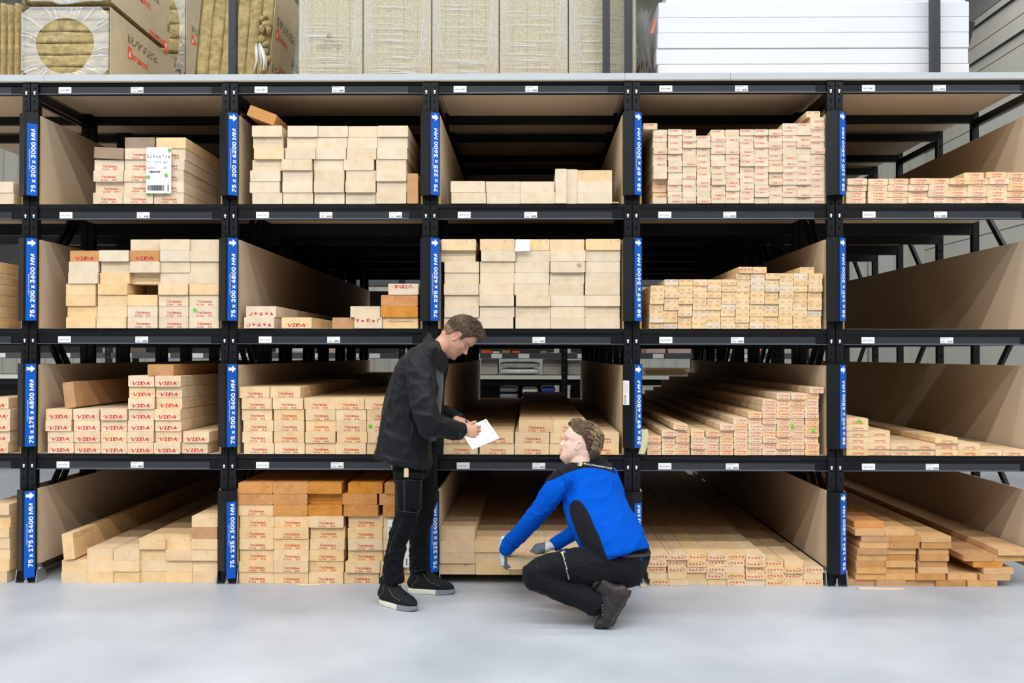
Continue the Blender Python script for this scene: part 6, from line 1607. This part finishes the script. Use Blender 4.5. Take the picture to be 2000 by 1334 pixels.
# trousers
tr = MB()
for A_ in (TH, CF, TH2, CF2): limb(tr, [(c7(*p, y), r, r*1.0) for p, y, r in A_], (0, 1, 0), 28, ends=A_ in (TH, TH2))
limb(tr, [(c7(1500, 215, -.80), .118, .150), (c7(1530, 290, -.80), .125, .155), (c7(1570, 370, -.79), .135, .165), (c7(1560, 470, -.79), .12, .14)], RT, 28)
ball(tr, c7(500, 575, -.99), (.064, .066, .078))
tcm = fuse(tr, .0075, 5)
g1 = folds(11, .010, (1, 0, -.2), 3.0, 2.2, 2); g2 = folds(20, .011, (.6, 0, -.5), 8.0, 1.6, 1.6)
pk = c7(600, 600, -.95); ph = c7(1150, 380, -.90)
trc = finish(tcm, 'trousers', [M_WTR], cro, O, disp=lambda p, n: g1(p, n)*.8 + g2(p, n)*(math.exp(-((p-pk).length/.10)**2) + .6*math.exp(-((p-ph).length/.12)**2)))
bv = bvh_of([trc]); Z7 = lambda a, b_: (960+a/6.06, 1030+b_/6.06)
patch(trc, 'thigh_pocket', [Z7(800, 265), Z7(905, 262), Z7(1010, 625), Z7(895, 640)], M_WTR, .006)
lg = MB(); print_on(lg, bv, 'BOUWCENTER', Z7(838, 345), Z7(905, 598), 17/6.06*1.2, 0, .02, .0125)
quad(lg, [Z7(818, 312), Z7(850, 306), Z7(852, 332), Z7(836, 340)], 2, .0115); quad(lg, [Z7(842, 298), Z7(872, 294), Z7(874, 318), Z7(848, 322)], 1, .0125)
lg.build('leg_logo', [M_LETW, MATS['logo_blue'], MATS['logo_yellow']], trc, O)
sm = MB()
seam(sm, bv, [Z7(625, 350), Z7(620, 430), Z7(660, 560), Z7(700, 600)], .0012); seam(sm, bv, [Z7(540, 400), Z7(535, 480), Z7(560, 570)], .0012)
seam(sm, bv, [Z7(1370, 380), Z7(1500, 470), Z7(1640, 560)], .0012); seam(sm, bv, [Z7(935, 430), Z7(1000, 460), Z7(1190, 400)], .0012)
sm.build('seams', M_JKTD, trc, O)
# belt
bt = MB(); cB = c7(1555, 290, -.80)
pts = [cB + RT*(.160*math.cos(t)) + FW*(-.132*math.sin(t)) + Vector((0, 0, -.012*math.cos(t))) for t in [PI*2*k/40 for k in range(41)]]
bt.tube(pts, .011, 8); bt.build('belt', M_BELT, trc, O, smooth=True)
tg = MB(); a = on_cloth(bv, *Z7(1762, 350), .01); tg.tube([a, a+Vector((-.006, -.004, -.03)), a+Vector((-.014, -.004, -.055))], .004, 6); tg.build('drawcord', M_ROY, trc, O)
# gloves
gl = MB(); hand_solid(gl, LW, (-.06, .03, -1), (-.95, -.30, .05), 1, L=.215, curl=(30, 34, 38, 42), curl2=(56, 56, 58, 58), thumb=(35, 10), fat=1.25, spread=3, thumb_dir=(.55, .80, .05))
gm_ = fuse(gl, .0035, 3)
go = finish(gm_, 'glove', [M_GLW, M_GLG], cro, O, region=lambda p, n: 0 if (n.x < -.60 and n.y > -.85 and p.z > LW.z-.14) or p.z > LW.z+.005 else 1)
gl = MB(); hand_solid(gl, RW+Vector((0, 0, .010)), (-1, .10, -.22), (.05, -.35, 1), -1, L=.175, curl=(18, 20, 24, 28), curl2=(24, 26, 28, 30), fat=1.18, spread=4, thumb_dir=(-.80, -.60, -.10))
gm_ = fuse(gl, .0035, 3)
gr = finish(gm_, 'glove', [M_GLW, M_GLG], cro, O, region=lambda p, n: 0 if p.x > RW.x-.028 else 1)
# boots
MBT = {'upper': M_BOOT, 'panel': M_BOOTP, 'sole': M_LUG, 'toe': M_LUG, 'line': M_LUG, 'lace': M_LACE, 'collar': M_TRS, 'stitch': M_ZINC}
hp = c7(1665, 815, -.965); ball_ = c7(1440, 1192, -.985)
d_ = (ball_-hp).normalized(); L_ = (ball_-hp).length/.66
Mb = footM(hp, d_, (-.8, 0, .6)); shoe('boot', cro, O, Mb, L_, True, math.radians(40), mats=MBT)
# rest the toe on the floor
lo = min((Vector(ORG2)+v.co).z for c in cro.children if c.name.startswith('boot') for k in [c]+list(c.children) for v in k.data.vertices)
sh_ = Vector((0, 0, .0015-lo))
for c in cro.children:
    if c.name.startswith('boot'):
        for k in [c]+list(c.children):
            for v in k.data.vertices: v.co += sh_
Mb2 = Matrix.Translation(Vector((-.02, .27, 0))+sh_) @ Mb; shoe('boot', cro, O, Mb2, L_, True, math.radians(40), mats=MBT)

so_ = MB(); limb(so_, [(c7(1215, 885, -.972), .046, .046), (c7(1330, 850, -.970), .044, .044), (c7(1400, 860, -.968), .044, .044)], (0, 1, 0)); so_.build('sock', mat('navy_sock', (22, 26, 38), .9), cro, O, smooth=True)
# ------------------------------------------------------------------ small things on and between the timber
def hit(px, py):
    dg = bpy.context.evaluated_depsgraph_get()
    d = (P(px, py, 0)-CAMP).normalized(); r = SC.ray_cast(dg, CAMP, d)
    return r[1] if r[0] else P(px, py, -.01)
# amber beam lying askew on top of the 75x200x4200 pile
me = timber_mesh(56.5/1.0*DIST/F_PX, T75, 4.2, 'm', '', 1)
o = bpy.data.objects.new('timber_beam', me); C.objects.link(o)
c = P(507.5, 237.5, -.012); tl = math.radians(21); o.rotation_euler = (0, tl, 0)
o.location = (c.x, -.012, c.z+.009)
tag(o, 'honey-coloured beam lying tilted on top of the 75x200x4200 pile', 'timber beam', 'timber beams in the 75x200x4200 bay')
# delivery paper on the 75x200x3000 pile
def sheet(x0, y0, x1, y1, yy, lab, lines, name='paper_label', org=None):
    a = P(x0, y1, yy); b_ = P(x1, y0, yy); t = empty(name, (a.x, yy, a.z), lab, 'paper label')
    n = 6; vs = []; 
    for j in range(n+1):
        for i in range(n+1):
            vs.append((a.x+(b_.x-a.x)*i/n, yy-.0015*math.sin(i*1.3+j*1.9), a.z+(b_.z-a.z)*j/n))
    N = len(vs); vs += [(v[0], v[1]+.0006, v[2]) for v in vs]
    fs = [(j*(n+1)+i, j*(n+1)+i+1, (j+1)*(n+1)+i+1, (j+1)*(n+1)+i) for j in range(n) for i in range(n)]; fs += [tuple(N+k for k in reversed(f)) for f in fs]
    MB().add(vs, fs).build('paper', M_WHITE, t, (a.x, yy, a.z), smooth=True)
    w, h = b_.x-a.x, b_.z-a.z; tm = MB(); y2 = yy-.0024
    for (s, fx, fz, hh, ww, mi) in lines: put_text(tm, s, (a.x+w*fx, y2, a.z+h*fz), XH, ZH, hh, w=ww*w, mi=mi)
    def bars(fx0, fx1, fz0, fz1, sd):
        rr = random.Random(sd); x = a.x+w*fx0
        while x < a.x+w*fx1:
            bw = rr.choice((.0012, .0024, .0036)); tm.add([(x, y2, a.z+h*fz0), (x+bw, y2, a.z+h*fz0), (x+bw, y2, a.z+h*fz1), (x, y2, a.z+h*fz1)], [(0,1,2,3)], 1); x += bw+rr.choice((.0014, .0028))
    bars(.05, .74, .06, .18, 1); bars(.10, .56, .44, .49, 2)
    z = a.z+h*.04
    while z < a.z+h*.19:
        tm.add([(a.x+w*.85, y2, z), (a.x+w*.92, y2, z), (a.x+w*.92, y2, z+.002), (a.x+w*.85, y2, z+.002)], [(0,1,2,3)], 1); z += .0042
    tm.build('printing', [M_INKB, M_INK], t, (a.x, yy, a.z))
    return t
sheet(285.6, 287.6, 334.6, 377.6, -.026, 'white paper label numbered 52326714 pinned to the red-stamped beams', [('52326714', .02, .77, .0235, .94, 0), ('70', .02, .655, .017, .15, 0), ('x195', .30, .655, .017, .30, 0), ('45', .68, .65, .017, .17, 0), ('3000', .02, .53, .017, .33, 0), ('35', .68, .53, .017, .16, 0)])
sheet(757, 1015, 799, 1108, -.030, 'white paper label with green pins half hidden behind the standing person\'s legs', [('52326', .04, .80, .0235, .60, 0), ('75', .06, .66, .017, .2, 0)])
m = MB(); a = P(1005, 491, -.02); b_ = P(1035.6, 468, -.02)
m.add([(a.x, -.026, a.z), (b_.x, -.026, a.z+.004), (b_.x-.004, -.026, b_.z), (a.x+.012, -.026, b_.z+.001), (a.x+.004, -.026, (a.z+b_.z)/2)], [(0,1,2,3,4)]); 
m.add([(a.x, -.0255, a.z), (b_.x, -.0255, a.z+.004), (b_.x-.004, -.0255, b_.z), (a.x+.012, -.0255, b_.z+.001), (a.x+.004, -.0255, (a.z+b_.z)/2)], [(4,3,2,1,0)])
tag(m.build('paper_remnant', M_WHITE, None, tuple(a)), 'torn white paper remnant on the third top beam of the 75x225x4200 pile', 'torn paper')
# green pins
pins = [(381, 605, 'on the stamped beams of the 75x200x3600 pile'), (723, 831.5, 'on the 75x200x5400 pile behind the standing person'), (1548, 832, 'on the 38x89x4800 studs, inner one'), (1588, 841, 'on the 38x89x4800 studs, outer one'), (1678, 822, 'on the top board of the 38x140x4800 pile'),
        (331.5, 293, 'at the upper corner of the 52326714 label'), (325, 342, 'at mid height of the 52326714 label'), (290, 345.5, 'near the other edge of the 52326714 label'), (289, 379, 'under the 52326714 label'), (323.5, 378, 'at the lower corner of the 52326714 label')]
for i, (x, y, w_) in enumerate(pins):
    p = hit(x, y); m = MB(); yy = p.y-.0105
    m.disc((p.x, yy, p.z), .0105, depth=.010, n=16, mi=0); m.disc((p.x, yy-.001, p.z), .0075, depth=.0012, n=14, mi=1); m.disc((p.x, yy-.002, p.z), .003, depth=.0016, n=8, mi=0)
    tag(m.build('plastic_pin', [M_GREEN, mat('green_plastic_rim', (96, 180, 46), .4)], None, (p.x, yy, p.z)), 'round green plastic pin ' + w_, 'pin', 'green plastic pins')
# bent translucent film at the 38x89x4800 bay
m = MB(); n = 8; vs = []
for j in range(n+1):
    for i in range(4):
        x = P(1251+i*4.4, 0+836+ (886-836)*j/n, -.02).x; z = P(1255, 838+48*j/n, -.02).z
        vs.append((x+.010*math.sin(j*.4+.3)-.006*(j/n)*2, -.03-.012*math.sin(i*1.1), z))
m.add(vs, [(j*4+i, (j+1)*4+i, (j+1)*4+i+1, j*4+i+1) for j in range(n) for i in range(3)])
N = len(m.v); m.add([(v[0], v[1]+.0008, v[2]) for v in vs], [(j*4+i, j*4+i+1, (j+1)*4+i+1, (j+1)*4+i) for j in range(n) for i in range(3)])
tag(m.build('plastic_sheet', mat('yellowed_film', (206, 204, 160), .4), None, tuple(vs[-1]), smooth=True), 'curled yellowish plastic strip beside the lowest 38x89x4800 studs', 'plastic strip')
# loose slats and splinters
def slat(name, p0, p1, w, t, col, lab):
    p0, p1 = Vector(p0), Vector(p1); d = (p1-p0).normalized(); s = Vector((-d.y, d.x, 0)).normalized()*w/2; u = Vector((0, 0, t))
    m = MB().add([p0-s, p0+s, p1+s*.7, p1-s*.8, p0-s+u, p0+s+u, p1+s*.7+u, p1-s*.8+u], [(0,1,2,3), (7,6,5,4), (0,4,5,1), (1,5,6,2), (2,6,7,3), (3,7,4,0)])
    tag(m.build(name, WOODS[col], None, tuple(p0)), lab, 'loose slat')
def gp(px, py):      # point on the floor
    d = (P(px, py, 0)-CAMP); t = -CAMP.z/d.z; return CAMP+d*t
def F(px, py, dz=.001): p = gp(px, py); p.z = dz; return p
slat('wood_splinter', F(582, 1143.5), F(628, 1143), .030, .006, 'p', 'pale splinter on the floor before the 75x225x3000 pile')
slat('wood_splinter', F(1676, 1150), F(1764, 1152), .040, .005, 'p', 'pale splinter on the floor before the 38x184x4800 pile')
slat('wood_splinter', F(1257, 1147), F(1244, 1120), .035, .010, 'p', 'short pale slat on the floor behind the crouching person')
PLANKS[(4, 2, 2, 2)]['label'] = 'tan timber beam pulled forward out of its pile, gripped by the crouching person'
z_ = SHELF[1]+.0008; a = P(1196, 394, -.015); slat('wood_splinter', (a.x, -.02, z_), (a.x+.04, -.015, z_), .02, .006, 't', 'small splinter on the shelf beside the 75x225x3600 beams')
a = P(1405, 808, .35)
o = PLANKS.get((3, 3, 6, 0))
# white tag hanging off the pile side in the 75x200x3000 bay
